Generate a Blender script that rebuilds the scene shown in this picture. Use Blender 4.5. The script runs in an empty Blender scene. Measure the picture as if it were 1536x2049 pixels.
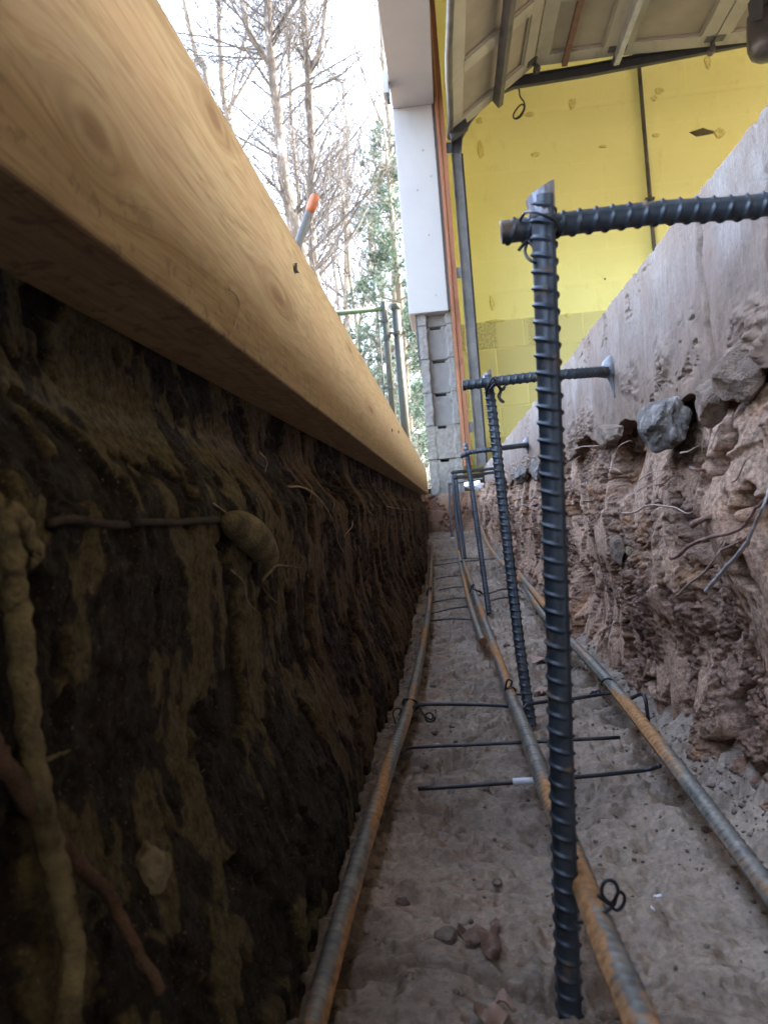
import bpy, bmesh, math, random
import numpy as np
from mathutils import Vector, Matrix, noise as mnoise
R = math.radians
random.seed(7)
sc = bpy.context.scene
COL = sc.collection
W0, H0, F = 1536.0, 2049.0, 1539.0

# ------------------------------------------------------------------ camera
vY = Vector(((900-768)/F, -(1022-1024.5)/F, -1)).normalized()
a = R(4.6)
Z = Vector((-math.sin(a), math.cos(a), 0.004)); Z = (Z-vY*Z.dot(vY)).normalized()
X = vY.cross(Z)
M = Matrix((X, vY, Z))            # rows: world axes in camera space -> camera-to-world rotation
cam = bpy.data.cameras.new('camera'); camo = bpy.data.objects.new('camera', cam); COL.objects.link(camo)
camo.matrix_world = M.to_4x4()
cam.sensor_fit = 'HORIZONTAL'; cam.sensor_width = 36; cam.lens = 36*F/W0
cam.clip_start = 0.01; cam.clip_end = 2000
cam.dof.use_dof = True; cam.dof.focus_distance = 0.9; cam.dof.aperture_fstop = 26
sc.camera = camo

def ray(px, py): return M @ Vector(((px-768)/F, -(py-1024.5)/F, -1))
def P(px, py, x=None, y=None, z=None):
    d = ray(px, py)
    t = x/d.x if x is not None else (y/d.y if y is not None else z/d.z)
    return d*t

# ------------------------------------------------------------------ noise
def _h(i, j, s):
    n = (i.astype(np.int64)*374761393 + j.astype(np.int64)*668265263 + s*974634777) & 0xffffffff
    n = ((n ^ (n >> 13))*1274126177) & 0xffffffff
    n = (n ^ (n >> 16)) & 0xffffffff
    n = ((n*2246822519) & 0xffffffff); n = n ^ (n >> 15)
    return (n & 0xffffff)/float(0x1000000)
def pn(u, v, s=0):
    i = np.floor(u); j = np.floor(v); fu = u-i; fv = v-j
    a_ = fu*fu*fu*(fu*(fu*6-15)+10); b_ = fv*fv*fv*(fv*(fv*6-15)+10)
    def g(di, dj):
        t = _h(i+di, j+dj, s)*6.2831853
        return np.cos(t)*(fu-di)+np.sin(t)*(fv-dj)
    return ((g(0,0)*(1-a_)+g(1,0)*a_)*(1-b_)+(g(0,1)*(1-a_)+g(1,1)*a_)*b_)*1.5
def fbm(u, v, o=4, s=0, g=.5):
    r = 0; w = 1
    for k in range(o):
        r = r+w*pn(u*2**k, v*2**k, s+k*17); w *= g
    return r
def worley(u, v, s=0):
    i = np.floor(u); j = np.floor(v); best = np.full(u.shape, 9.); idv = np.zeros(u.shape)
    for di in (-1,0,1):
        for dj in (-1,0,1):
            ci = i+di; cj = j+dj
            cx = ci+.15+.7*_h(ci, cj, s); cy = cj+.15+.7*_h(ci, cj, s+5)
            d = np.hypot(u-cx, v-cy); m = d < best
            best = np.where(m, d, best); idv = np.where(m, _h(ci, cj, s+9), idv)
    return best, idv
def sst(a_, b_, x): 
    t = np.clip((x-a_)/(b_-a_), 0, 1); return t*t*(3-2*t)

# ------------------------------------------------------------------ objects
def tag(o, label=None, cat=None, group=None, kind=None):
    if label: o['label'] = label
    if cat: o['category'] = cat
    if group: o['group'] = group
    if kind: o['kind'] = kind
    return o
def empty(name, loc=(0,0,0)):
    o = bpy.data.objects.new(name, None); COL.objects.link(o); o.location = loc; o.empty_display_size = .05
    return o
def link(name, me, m, parent=None, smooth=True):
    if m: me.materials.append(m)
    if smooth: me.polygons.foreach_set('use_smooth', [True]*len(me.polygons))
    o = bpy.data.objects.new(name, me); COL.objects.link(o)
    if parent:
        o.parent = parent; o.location = -Vector(parent.location)
    return o
def grid_mesh(name, V, m, parent=None, attrs=None, flip=False):
    nu, nv = V.shape[:2]
    idx = np.arange(nu*nv).reshape(nu, nv)
    q = np.stack([idx[:-1,:-1], idx[1:,:-1], idx[1:,1:], idx[:-1,1:]], -1).reshape(-1, 4)
    if flip: q = q[:, ::-1]
    me = bpy.data.meshes.new(name)
    me.vertices.add(nu*nv); me.vertices.foreach_set('co', V.astype(np.float32).ravel())
    me.loops.add(q.size); me.loops.foreach_set('vertex_index', q.astype(np.int32).ravel())
    me.polygons.add(len(q)); me.polygons.foreach_set('loop_start', np.arange(0, q.size, 4, dtype=np.int32))
    me.update(calc_edges=True)
    for k, A in (attrs or {}).items():
        at = me.attributes.new(k, 'FLOAT', 'POINT'); at.data.foreach_set('value', A.astype(np.float32).ravel())
    return link(name, me, m, parent)
class MB:
    def __init__(s): s.v = []; s.f = []
    def add(s, v, f):
        n = len(s.v); s.v += [tuple(p) for p in v]; s.f += [tuple(i+n for i in q) for q in f]
    def box(s, a_, b_):
        x0,y0,z0 = a_; x1,y1,z1 = b_
        s.add([(x0,y0,z0),(x1,y0,z0),(x1,y1,z0),(x0,y1,z0),(x0,y0,z1),(x1,y0,z1),(x1,y1,z1),(x0,y1,z1)],
              [(0,3,2,1),(4,5,6,7),(0,1,5,4),(1,2,6,5),(2,3,7,6),(3,0,4,7)])
    def obox(s, o, ax, ay, az):      # oriented box from corner o and three edge vectors
        o = Vector(o); c = [o, o+ax, o+ax+ay, o+ay]; c += [p+az for p in c]
        s.add(c, [(0,3,2,1),(4,5,6,7),(0,1,5,4),(1,2,6,5),(2,3,7,6),(3,0,4,7)])
    def tube(s, pts, rad, n=8, cap=True):
        pts = [Vector(p) for p in pts]; k = len(pts)
        if not hasattr(rad, '__len__'): rad = [rad]*k
        t0 = (pts[1]-pts[0]).normalized()
        u = t0.orthogonal().normalized(); vs = []
        for i, p in enumerate(pts):
            t = (pts[min(i+1,k-1)]-pts[max(i-1,0)])
            t = t.normalized() if t.length > 1e-9 else t0
            u = (u-t*u.dot(t)); u = u.normalized() if u.length > 1e-6 else t.orthogonal().normalized()
            w = t.cross(u)
            for j in range(n):
                th = 2*math.pi*j/n; vs.append(p+(u*math.cos(th)+w*math.sin(th))*rad[i])
        fs = [(i*n+j, i*n+(j+1)%n, (i+1)*n+(j+1)%n, (i+1)*n+j) for i in range(k-1) for j in range(n)]
        if cap: fs += [tuple(reversed(range(n))), tuple(range((k-1)*n, k*n))]
        s.add(vs, fs)
    def build(s, name, m, parent=None, smooth=False, bevel=0):
        me = bpy.data.meshes.new(name); me.from_pydata(s.v, [], s.f); me.update()
        o = link(name, me, m, parent, smooth)
        if bevel:
            b = o.modifiers.new('b', 'BEVEL'); b.width = bevel; b.segments = 2; b.limit_method = 'ANGLE'
        return o
def crom(pts, n=8):
    pts = [Vector(p) for p in pts]; q = [pts[0]*2-pts[1]]+pts+[pts[-1]*2-pts[-2]]; out = []
    for i in range(1, len(q)-2):
        a_, b_, c_, d_ = q[i-1:i+3]
        for k in range(n):
            t = k/n
            out.append(.5*((2*b_)+(c_-a_)*t+(2*a_-5*b_+4*c_-d_)*t*t+(3*b_-a_-3*c_+d_)*t**3))
    out.append(pts[-1]); return out

# ------------------------------------------------------------------ materials
class NT:
    def __init__(s, name, rough=.8, metal=0., spec=.5):
        s.m = bpy.data.materials.new(name); s.m.use_nodes = True; s.t = s.m.node_tree
        s.b = s.t.nodes['Principled BSDF']
        s.b.inputs['Roughness'].default_value = rough; s.b.inputs['Metallic'].default_value = metal
        s.b.inputs['Specular IOR Level'].default_value = spec
        s.tc = s.t.nodes.new('ShaderNodeTexCoord').outputs['Object']
    def n(s, ty, **k):
        x = s.t.nodes.new('ShaderNode'+ty)
        for a_, v in k.items(): setattr(x, a_, v)
        return x
    def l(s, a_, b_): s.t.links.new(a_, b_)
    def set(s, inp, v):
        if isinstance(v, bpy.types.NodeSocket): s.l(v, inp)
        elif isinstance(v, (tuple, list)) and len(v) == 3 and inp.type == 'RGBA': inp.default_value = (*v, 1)
        else: inp.default_value = v
    def map(s, scale, vec=None, loc=(0,0,0)):
        x = s.n('Mapping'); s.l(vec or s.tc, x.inputs['Vector']); x.inputs['Scale'].default_value = scale; x.inputs['Location'].default_value = loc
        return x.outputs[0]
    def noise(s, scale, det=4, rough=.55, vec=None, dist=0):
        x = s.n('TexNoise'); s.l(vec or s.tc, x.inputs['Vector'])
        x.inputs['Scale'].default_value = scale; x.inputs['Detail'].default_value = det
        x.inputs['Roughness'].default_value = rough; x.inputs['Distortion'].default_value = dist
        return x.outputs['Fac']
    def ramp(s, f, stops, interp='LINEAR'):
        x = s.n('ValToRGB'); s.l(f, x.inputs[0]); r = x.color_ramp; r.interpolation = interp
        while len(r.elements) < len(stops): r.elements.new(.5)
        for e, (p, c) in zip(r.elements, stops):
            e.position = p; e.color = (*c, 1) if hasattr(c, '__len__') else (c, c, c, 1)
        return x.outputs[0]
    def mix(s, f, a_, b_, mode='MIX'):
        x = s.n('Mix', data_type='RGBA', blend_type=mode)
        s.set(x.inputs[0], f); s.set(x.inputs[6], a_); s.set(x.inputs[7], b_); return x.outputs[2]
    def math(s, op, a_, b_=0., c_=None, clamp=False):
        x = s.n('Math', operation=op, use_clamp=clamp); s.set(x.inputs[0], a_); s.set(x.inputs[1], b_)
        if c_ is not None: s.set(x.inputs[2], c_)
        return x.outputs[0]
    def attr(s, nm): return s.n('Attribute', attribute_name=nm).outputs['Fac']
    def bump(s, h, strength=.5, dist=.001, prev=None):
        x = s.n('Bump'); x.inputs['Strength'].default_value = strength; x.inputs['Distance'].default_value = dist
        s.l(h, x.inputs['Height'])
        if prev is not None: s.l(prev, x.inputs['Normal'])
        return x.outputs[0]
    def col(s, c): s.set(s.b.inputs['Base Color'], c)
    def nor(s, n_): s.l(n_, s.b.inputs['Normal'])
    def rough(s, r): s.set(s.b.inputs['Roughness'], r)

def plain(name, c, rough=.6, metal=0., var=.25, sc_=30, bump=.2, bd=.001, spec=.5):
    k = NT(name, rough, metal, spec); n1 = k.noise(sc_, 5, .6)
    lo = tuple(x*(1-var) for x in c); hi = tuple(min(1, x*(1+var)) for x in c)
    k.col(k.ramp(n1, [(.3, lo), (.7, hi)])); k.nor(k.bump(k.noise(sc_*8, 4, .6), bump, bd)); return k.m

def dirt(name, A, B, C, D, fine=1.0, wet=.85, orange=.5, grain=.9, bs=1., smear=None, loose=None, far=None):
    k = NT(name, wet, 0, .35)
    big = k.noise(5, 5, .6, dist=.6); mid = k.noise(38, 5, .65); fin = k.noise(210, 4, .75); tone = k.attr('tone')
    c = k.mix(k.ramp(big, [(.38, 0), (.62, 1)]), A, B)
    o = k.math('MULTIPLY', k.ramp(k.noise(9, 4, .7, vec=k.map((1, 1, 1.6), loc=(3.1, 1.7, .4))), [(.5, 0), (.66, 1)]), orange)
    c = k.mix(o, c, C)
    c = k.mix(k.ramp(mid, [(.35, .0), (.75, .65)]), c, D)
    c = k.mix(k.ramp(tone, [(0, 0), (1, .75)]), c, smear or tuple(min(1, x*1.45) for x in A))
    if loose: c = k.mix(k.ramp(tone, [(.1, .8), (.6, 0)]), c, loose)
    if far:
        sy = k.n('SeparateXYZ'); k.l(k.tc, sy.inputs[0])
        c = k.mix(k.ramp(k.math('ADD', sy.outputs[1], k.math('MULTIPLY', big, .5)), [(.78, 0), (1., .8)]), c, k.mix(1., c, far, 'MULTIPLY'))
    c = k.mix(grain, c, k.ramp(fin, [(.34, .22), (.48, .85), (.66, 1.6)]), 'MULTIPLY')
    sp = k.ramp(k.noise(620, 2, .5, vec=k.map((1, 1, 1), loc=(9, 2, 4))), [(.66, 0), (.74, 1)])
    c = k.mix(k.math('MULTIPLY', sp, .55), c, (.42, .36, .31))
    k.col(c)
    h = k.bump(k.noise(900, 3, .6), .5*bs, .0006*fine); h = k.bump(k.noise(220, 5, .75), bs, .004*fine, h); k.nor(h)
    k.rough(k.ramp(k.noise(60, 4, .6), [(.35, wet-.28), (.6, wet+.1)]))
    return k.m

M_dirtR = dirt('soil_right', (.40, .255, .172), (.29, .16, .11), (.50, .25, .11), (.12, .07, .05), orange=.7, grain=.8)
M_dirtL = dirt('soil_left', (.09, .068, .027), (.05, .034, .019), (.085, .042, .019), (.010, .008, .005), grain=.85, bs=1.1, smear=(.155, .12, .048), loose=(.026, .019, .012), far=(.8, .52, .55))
M_floor = dirt('soil_floor', (.285, .218, .158), (.21, .155, .11), (.29, .18, .11), (.11, .08, .057), 1., .5, .45, .42, .4)
M_clod = plain('clod', (.17, .13, .10), .8, var=.5, sc_=120, bump=.6, bd=.002)

k = NT('concrete_edge', .85, 0, .3)
c = k.mix(k.ramp(k.noise(7, 5, .65, dist=.5), [(.35, 0), (.65, 1)]), (.235, .187, .162), (.17, .122, .10))
c = k.mix(k.ramp(k.noise(4.5, 4, .6, vec=k.map((1,1,1), loc=(4,1,7))), [(.52, 0), (.66, .6)]), c, (.31, .285, .27))
stk = k.noise(55, 5, .7, vec=k.map((1, 3.2, .55), loc=(0, 0, 0)))
c = k.mix(.75, c, k.ramp(stk, [(.3, .7), (.5, .97), (.7, 1.2)]), 'MULTIPLY')
fin = k.noise(420, 4, .75, vec=k.map((1, 1.6, .6)))
c = k.mix(.7, c, k.ramp(fin, [(.32, .5), (.46, .95), (.7, 1.25)]), 'MULTIPLY')
zz = k.n('SeparateXYZ'); k.l(k.tc, zz.inputs[0])
lowm = k.ramp(k.math('ADD', zz.outputs[2], k.math('MULTIPLY', k.noise(14, 4, .7), .09)), [(.135, .95), (.235, 0)])
c = k.mix(k.ramp(k.noise(11, 6, .7, dist=.8, vec=k.map((1, 1, .7), loc=(5, 2, 3))), [(.46, 0), (.62, .7)]), c, (.19, .125, .098))
c = k.mix(lowm, c, k.mix(k.ramp(k.noise(45, 5, .7), [(.35, 0), (.65, 1)]), (.27, .18, .122), (.15, .092, .062)))
k.col(c); h = k.bump(k.noise(500, 4, .7, vec=k.map((1, 1.5, .6))), .7, .0012); k.nor(k.bump(k.noise(90, 5, .7), .5, .004, h))
M_slab = k.m

def rebar_mat(name, dark, light, rust, amt, rough=.42, metal=.55):
    k = NT(name, rough, metal, .5)
    c = k.mix(k.ramp(k.noise(70, 5, .65), [(.35, 0), (.7, 1)]), dark, light)
    st = k.noise(1, 4, .5, vec=k.map((60, 3.2, 60)), dist=.3)
    fi = k.noise(260, 4, .7)
    m_ = k.math('ADD', k.math('MULTIPLY', st, .8), k.math('MULTIPLY', fi, .25))
    f = k.ramp(m_, [(.60-amt*.2, 0), (.66-amt*.2, 1)])
    c = k.mix(f, c, k.mix(k.ramp(k.noise(150, 4, .7), [(.35, 0), (.7, 1)]), rust, tuple(x*.45 for x in rust)))
    k.col(c); k.rough(k.ramp(f, [(0, rough), (1, .9)])); k.l(k.math('MULTIPLY', k.math('SUBTRACT', 1., f), metal), k.b.inputs['Metallic'])
    k.nor(k.bump(k.noise(900, 3, .6), .25, .0004)); return k.m
M_bar_new = rebar_mat('rebar_dark', (.036, .046, .058), (.085, .102, .122), (.16, .11, .075), -.12, .4, .4)
M_bar_rust = rebar_mat('rebar_rusty', (.13, .125, .11), (.28, .25, .20), (.50, .25, .095), .44, .55, .3)
M_wire = plain('wire', (.05, .05, .055), .45, .6, var=.4, sc_=80)
M_wire_grey = plain('wire_grey', (.11, .105, .105), .5, .5, var=.4, sc_=80)
M_tape = plain('white_tape', (.75, .76, .8), .5, var=.05)
M_epoxy = plain('epoxy', (.17, .172, .185), .35, var=.15, sc_=60, bump=.4)
M_cut = plain('cut_steel', (.27, .27, .30), .4, .5, var=.3, sc_=200)
M_rust_cut = plain('rust_cut', (.22, .09, .05), .8, var=.3, sc_=200)

# wood form board
k = NT('form_lumber', .75, 0, .2)
sx = k.n('SeparateXYZ'); k.l(k.tc, sx.inputs[0]); yy, z_ = sx.outputs[1], sx.outputs[2]
knots = [(190, 262, .026, .013), (428, 236, .03, .010), (556, 592, .05, .013), (742, 818, .08, .008), (700, 700, .04, .005)]
disp = None; dark = None; ringsum = None
for (px, py, ry, rz) in knots:
    kp = P(px, py, x=-.113)
    dy = k.math('DIVIDE', k.math('SUBTRACT', yy, kp.y), ry); dz = k.math('DIVIDE', k.math('SUBTRACT', z_, kp.z), rz)
    d2 = k.math('ADD', k.math('MULTIPLY', dy, dy), k.math('MULTIPLY', dz, dz))
    e = k.math('EXPONENT', k.math('MULTIPLY', d2, -.45))
    dd = k.math('MULTIPLY', k.math('MULTIPLY', e, dz), rz*1.5)
    dk = k.math('EXPONENT', k.math('MULTIPLY', d2, -3.5))
    disp = dd if disp is None else k.math('ADD', disp, dd); dark = k.math('ADD', dk, k.math('MULTIPLY', e, .3)) if dark is None else k.math('ADD', dark, k.math('ADD', dk, k.math('MULTIPLY', e, .3)))
zz = k.math('SUBTRACT', z_, disp)
cv = k.n('CombineXYZ'); k.l(k.math('MULTIPLY', yy, .055), cv.inputs[1]); k.l(zz, cv.inputs[2]); k.l(k.math('MULTIPLY', sx.outputs[0], .6), cv.inputs[0])
g1 = k.noise(95, 4, .55, vec=cv.outputs[0], dist=1.2); g2 = k.noise(420, 3, .6, vec=cv.outputs[0])
c = k.ramp(g1, [(.3, (.39, .28, .16)), (.45, (.43, .32, .185)), (.52, (.34, .23, .12)), (.56, (.41, .30, .17)), (.72, (.45, .35, .205))])
c = k.mix(.38, c, k.ramp(g2, [(.38, .55), (.55, 1.1)]), 'MULTIPLY')
c = k.mix(k.ramp(k.noise(11, 4, .5), [(.4, 0), (.7, .45)]), c, (.39, .24, .14))
c = k.mix(k.ramp(dark, [(.10, 0), (.25, .28), (.5, .2), (1.0, .7)]), c, (.16, .075, .035))
c = k.mix(k.ramp(k.noise(60, 5, .8, vec=k.map((1,.7,1), loc=(2,8,1))), [(.70, 0), (.76, .5)]), c, (.20, .14, .09))
c = k.mix(k.ramp(k.noise(26, 5, .7, vec=k.map((1, .35, 1.4), loc=(1, 5.3, .8))), [(.63, 0), (.75, .35)]), c, (.27, .25, .2))
spl = k.math('MULTIPLY', k.ramp(z_, [(.105, 1), (.15, 0)]), k.ramp(k.noise(90, 4, .7), [(.55, 0), (.62, .8)]))
c = k.mix(spl, c, (.22, .15, .10))
saw = k.n('TexWave'); k.l(k.map((0, 1, .06)), saw.inputs[0]); saw.bands_direction = 'Y'; saw.inputs['Scale'].default_value = 85; saw.inputs['Distortion'].default_value = .6
k.col(c); h = k.bump(saw.outputs['Fac'], .10, .0004); x = h; h = k.bump(g2, .25, .0006, x); k.nor(k.bump(k.noise(40, 4, .5, vec=k.map((1,.3,1))), .25, .002, h)); M_wood = k.m
M_woodend = plain('red_jamb_wood', (.40, .16, .075), .7, var=.25, sc_=9, bump=.4)
k = NT('jamb_wood', .75, 0, .3)
c = k.ramp(k.noise(40, 5, .6, vec=k.map((1,1,.06))), [(.3, (.19, .075, .045)), (.7, (.31, .135, .08))])
c = k.mix(k.ramp(k.noise(5, 3, .5), [(.6, 0), (.68, .7)]), c, (.15, .06, .035)); k.col(c); M_jamb = k.m

def paint(name, c, var=.06, rough=.6):
    k = NT(name, rough, 0, .4); cc = k.ramp(k.noise(6, 5, .6), [(.3, tuple(x*(1-var) for x in c)), (.7, c)])
    cc = k.mix(k.ramp(k.noise(50, 4, .7), [(.68, 0), (.76, .4)]), cc, tuple(x*.7 for x in c))
    k.col(cc); k.nor(k.bump(k.noise(60, 5, .6), .3, .002)); return k.m
M_white = paint('white_trim', (.36, .355, .36)); M_nail = plain('nail_filler', (.22, .21, .21), .6, var=.2); M_siding = paint('siding', (.6, .6, .62))
M_caulk = plain('ragged_edge', (.06, .045, .04), .9, sc_=80, bump=.8, bd=.004)
M_cmu = plain('block_grey', (.20, .185, .165), .9, var=.22, sc_=40, bump=.9, bd=.004)
M_cmuw = plain('block_core', (.185, .175, .17), .9, var=.12, sc_=30, bump=.7, bd=.003)

# yellow painted masonry
k = NT('yellow_paint', .5, 0, .4)
sx = k.n('SeparateXYZ'); k.l(k.tc, sx.inputs[0])
cv = k.n('CombineXYZ'); k.l(sx.outputs[0], cv.inputs[0]); k.l(k.math('ADD', sx.outputs[2], .118), cv.inputs[1])
br = k.n('TexBrick'); k.l(cv.outputs[0], br.inputs['Vector']); br.inputs['Scale'].default_value = 1
br.inputs['Brick Width'].default_value = .406; br.inputs['Row Height'].default_value = .203; br.inputs['Mortar Size'].default_value = .006
br.inputs['Mortar Smooth'].default_value = .3; br.inputs['Bias'].default_value = 0
br.inputs['Color1'].default_value = (1,1,1,1); br.inputs['Color2'].default_value = (.82,.82,.82,1); br.inputs['Mortar'].default_value = (1.15,1.15,1.1,1)
low = k.math('LESS_THAN', sx.outputs[2], 1.29)
c = k.ramp(k.noise(1.6, 5, .6), [(.3, (.80, .78, .30)), (.7, (.87, .85, .36))])
c = k.mix(k.ramp(k.noise(14, 5, .7), [(.60, 0), (.75, .35)]), c, (.68, .61, .17))
c = k.mix(k.ramp(k.noise(34, 4, .7, vec=k.map((1,1,1), loc=(3,3,9))), [(.70, 0), (.74, .75)]), c, (.5, .42, .14))
lc = k.mix(1., (.64, .61, .26), br.outputs['Color'], 'MULTIPLY')
rb = k.math('MULTIPLY', k.math('GREATER_THAN', sx.outputs[2], 1.1), k.ramp(k.noise(2.4, 0, .5, vec=k.map((1,1,.01))), [(.5, 0), (.52, 1)]))
spk = k.ramp(k.noise(75, 4, .8), [(.42, .55), (.55, 1)])
lc = k.mix(rb, lc, k.mix(1., lc, spk, 'MULTIPLY'))
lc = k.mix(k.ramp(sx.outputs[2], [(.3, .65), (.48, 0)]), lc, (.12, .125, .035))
c = k.mix(.10, c, br.outputs['Color'], 'MULTIPLY'); c = k.mix(k.ramp(k.noise(5, 6, .75, vec=k.map((1,1,.5), loc=(7,1,2))), [(.56, 0), (.70, .5)]), c, (.66, .56, .19))
c = k.mix(low, c, lc); k.col(c)
hb = k.bump(k.noise(70, 5, .7), .35, .003)
x = k.n('Bump'); x.inputs['Strength'].default_value = .9; x.inputs['Distance'].default_value = .006; x.invert = True
k.l(k.math('MULTIPLY', br.outputs['Fac'], low), x.inputs['Height']); k.l(hb, x.inputs['Normal']); k.nor(x.outputs[0]); M_yellow = k.m
M_yel2 = plain('yellow_scar', (.66, .60, .2), .7, var=.25, sc_=60, bump=.7, bd=.003)
M_holeshade = plain('hole_shade', (.10, .085, .04), .9, sc_=60)  # dark colour stands in for shade inside wall holes; patches are raised

k = NT('door_paint', .55, 0, .35)
c = k.ramp(k.noise(3, 5, .6), [(.3, (.33, .31, .25)), (.7, (.43, .41, .33))])
c = k.mix(k.ramp(k.noise(18, 5, .7, vec=k.map((1, .4, 1))), [(.55, 0), (.72, .5)]), c, (.2, .17, .13)); k.col(c)
k.nor(k.bump(k.noise(70, 4, .6), .2, .001)); M_door = k.m
M_doorp = plain('door_panel', (.30, .265, .205), .7, var=.15, sc_=5, bump=.2)
M_steel = plain('galv_steel', (.12, .115, .115), .5, .5, var=.3, sc_=12)
M_dark = plain('dark_steel', (.045, .047, .055), .5, .3, var=.3, sc_=20)
M_strutr = plain('rusty_strut', (.17, .09, .065), .7, .2, var=.3, sc_=20)
M_gal = plain('pale_strut', (.42, .42, .45), .45, .3, var=.2, sc_=12)
M_black = plain('black_coat', (.014, .017, .017), .55, 0, var=.3, sc_=20, spec=.3)
M_green = plain('green_coat', (.014, .04, .03), .55, 0, var=.3, sc_=20, spec=.3)
M_ceil = paint('ceiling_paint', (.7, .68, .55))
M_slabtop = plain('slab_top', (.42, .40, .37), .8, var=.2, sc_=3, bump=.3)
M_rock = None
k = NT('grey_rock', .75, 0, .4)
c = k.ramp(k.noise(30, 5, .7, dist=1), [(.34, (.045, .037, .031)), (.52, (.12, .10, .082)), (.66, (.30, .265, .24))])
c = k.mix(k.ramp(k.noise(70, 4, .7), [(.55, 0), (.72, .5)]), c, (.17, .115, .085)); k.col(c)
h = k.bump(k.noise(400, 4, .7), .6, .001); k.nor(k.bump(k.noise(90, 5, .7), .8, .004, h)); M_rock = k.m
M_rockb = plain('brown_crust', (.22, .15, .105), .85, var=.45, sc_=60, bump=.9, bd=.004)
M_pebble = plain('pale_pebble', (.22, .18, .10), .6, var=.15, sc_=60)
M_rootp = plain('root_pale', (.36, .26, .19), .7, var=.3, sc_=90, bump=.5)
M_rootr = plain('root_red', (.30, .165, .12), .8, var=.5, sc_=70, bump=.9, bd=.003)
M_rootb = plain('root_brown', (.15, .085, .05), .85, var=.5, sc_=70, bump=.9, bd=.003)
M_rootg = plain('root_grey', (.38, .34, .32), .6, var=.3, sc_=90, bump=.5)
M_rooty = plain('root_tan', (.26, .21, .10), .85, var=.65, sc_=70, bump=1., bd=.004)
M_rootd = plain('root_dark', (.05, .035, .025), .8, var=.35, sc_=90, bump=.6)
M_leaf = plain('dead_leaf', (.20, .12, .085), .6, var=.35, sc_=70, bump=.6, bd=.002)
M_leafp = plain('tan_leaf', (.36, .235, .17), .65, var=.25, sc_=70, bump=.5)
M_orange = plain('orange_grip', (.42, .12, .045), .5, var=.1)
M_greyh = plain('grey_shaft', (.12, .115, .11), .5, var=.1)
k = NT('bark', .9, 0, .2)
c = k.ramp(k.noise(9, 5, .7, vec=k.map((1,1,.5))), [(.35, (.07, .056, .046)), (.55, (.12, .098, .082)), (.66, (.34, .32, .31))])
k.col(c); k.nor(k.bump(k.noise(30, 4, .7, vec=k.map((1,1,.4))), .8, .02)); M_bark = k.m
M_bark2 = plain('bark_tan', (.17, .14, .105), .9, var=.3, sc_=8, bump=.5, bd=.01)
M_twig = plain('twigs', (.06, .053, .05), .9, var=.3, sc_=3)
k = NT('pine_needles', .6, 0, .3); k.col(k.ramp(k.noise(2.5, 4, .6), [(.3, (.018, .052, .038)), (.7, (.045, .088, .05))])); M_pine = k.m
M_ground = plain('leaf_litter_ground', (.22, .16, .11), .95, var=.4, sc_=9, bump=.8, bd=.02)
M_brass = plain('brass', (.3, .25, .1), .4, .6)

# ------------------------------------------------------------------ trench
def ysamples(y0, y1, ymin, kk):
    ys = [y0]
    while ys[-1] < y1: ys.append(ys[-1]+(max(ymin, kk*ys[-1]) if ys[-1] > .2 else .007))
    ys[-1] = y1
    return np.array(ys)
def crumb(u, v, s):      # rough broken soil height, metres
    w1, i1 = worley(u*60, v*60, s); w2, i2 = worley(u*170+3, v*170, s+1)
    w3, i3 = worley(u*330+7, v*330, s+4)
    return (np.clip(.5-w1, 0, 1)*.004*(i1 > .6)*i1) + np.clip(.5-w2, 0, 1)*.0055*(i2 > .35)*i2 + np.clip(.5-w3, 0, 1)*.0022*i3 + fbm(u*45, v*45, 5, s+2, .62)*.0018 - np.abs(fbm(u*52, v*52, 4, s+6, .6))*.0075 + .002
def wall_d(y, z, s, pits=1.0, wig=1.0):
    big = fbm(y*3.2, z*4.5, 3, s)*.016*wig + fbm(y*11, z*8, 3, s+3)*.007*wig
    mask = sst(-.08, .16, fbm(y*9, z*4.5, 3, s+7, .6)+.06)
    if s == 3: mask = mask*(1-.9*np.exp(-((y-.60)/.07)**2-((z-.0)/.10)**2))            # crumbly where 1, shovel-smoothed where 0
    if s == 77: mask = sst(-.02, .10, fbm(y*11, z*8, 5, 91, .65)+.05)
    sm = fbm(y*70, z*7, 3, s+11)*.0013
    cr = crumb(y, z, s+20)
    pm = sst(.24, .44, fbm(y*15, z*12, 4, s+31, .6)); pit = -pm*.030*pits-sst(.3, .45, fbm(y*55, z*45, 2, s+35))*.008*mask
    slab = sst(.0, .05, fbm(y*6, z*4.5, 3, s+41))*.006              # flaked layers with vertical edges
    gr = -np.exp(-(fbm(y*14, z*6, 3, s+51)/.03)**2)*.006*sst(-.1, .3, fbm(y*3, z*3, 2, s+55)+.1)
    d = big+slab+gr+(1-mask)*sm+mask*cr+pit
    return d, (1-mask)*(1-pm)
def right_x(y, z):
    x0 = .224-.055*sst(3.0, 4.4, y) + .012*np.cos((z+.05)*9)*0
    x0 = x0 - .02*sst(-.13, -.25, z) + .012*sst(.02, .085, z)
    x0 = x0 - .030*np.exp(-((y-.60)/.055)**2-((z+.0)/.075)**2) - .018*np.exp(-((y-.86)/.10)**2-((z+.10)/.05)**2)
    x0 = x0 + .030*np.exp(-((y-.70)/.035)**2-((z+.03)/.06)**2)
    return x0
ys = ysamples(-1.0, 4.56, .0012, .0030)
zs = np.linspace(-.27, .125, 340)
Y, Zg = np.meshgrid(ys, zs, indexing='ij')
d, t = wall_d(Y, Zg, 3)
Xr = right_x(Y, Zg)-d
V = np.stack([Xr, Y, Zg], -1)
o = grid_mesh('trench_wall', V, M_dirtR, attrs={'tone': t}, flip=True)
tag(o, 'reddish brown crumbly soil face of the trench under the concrete slab', kind='structure')
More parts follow.
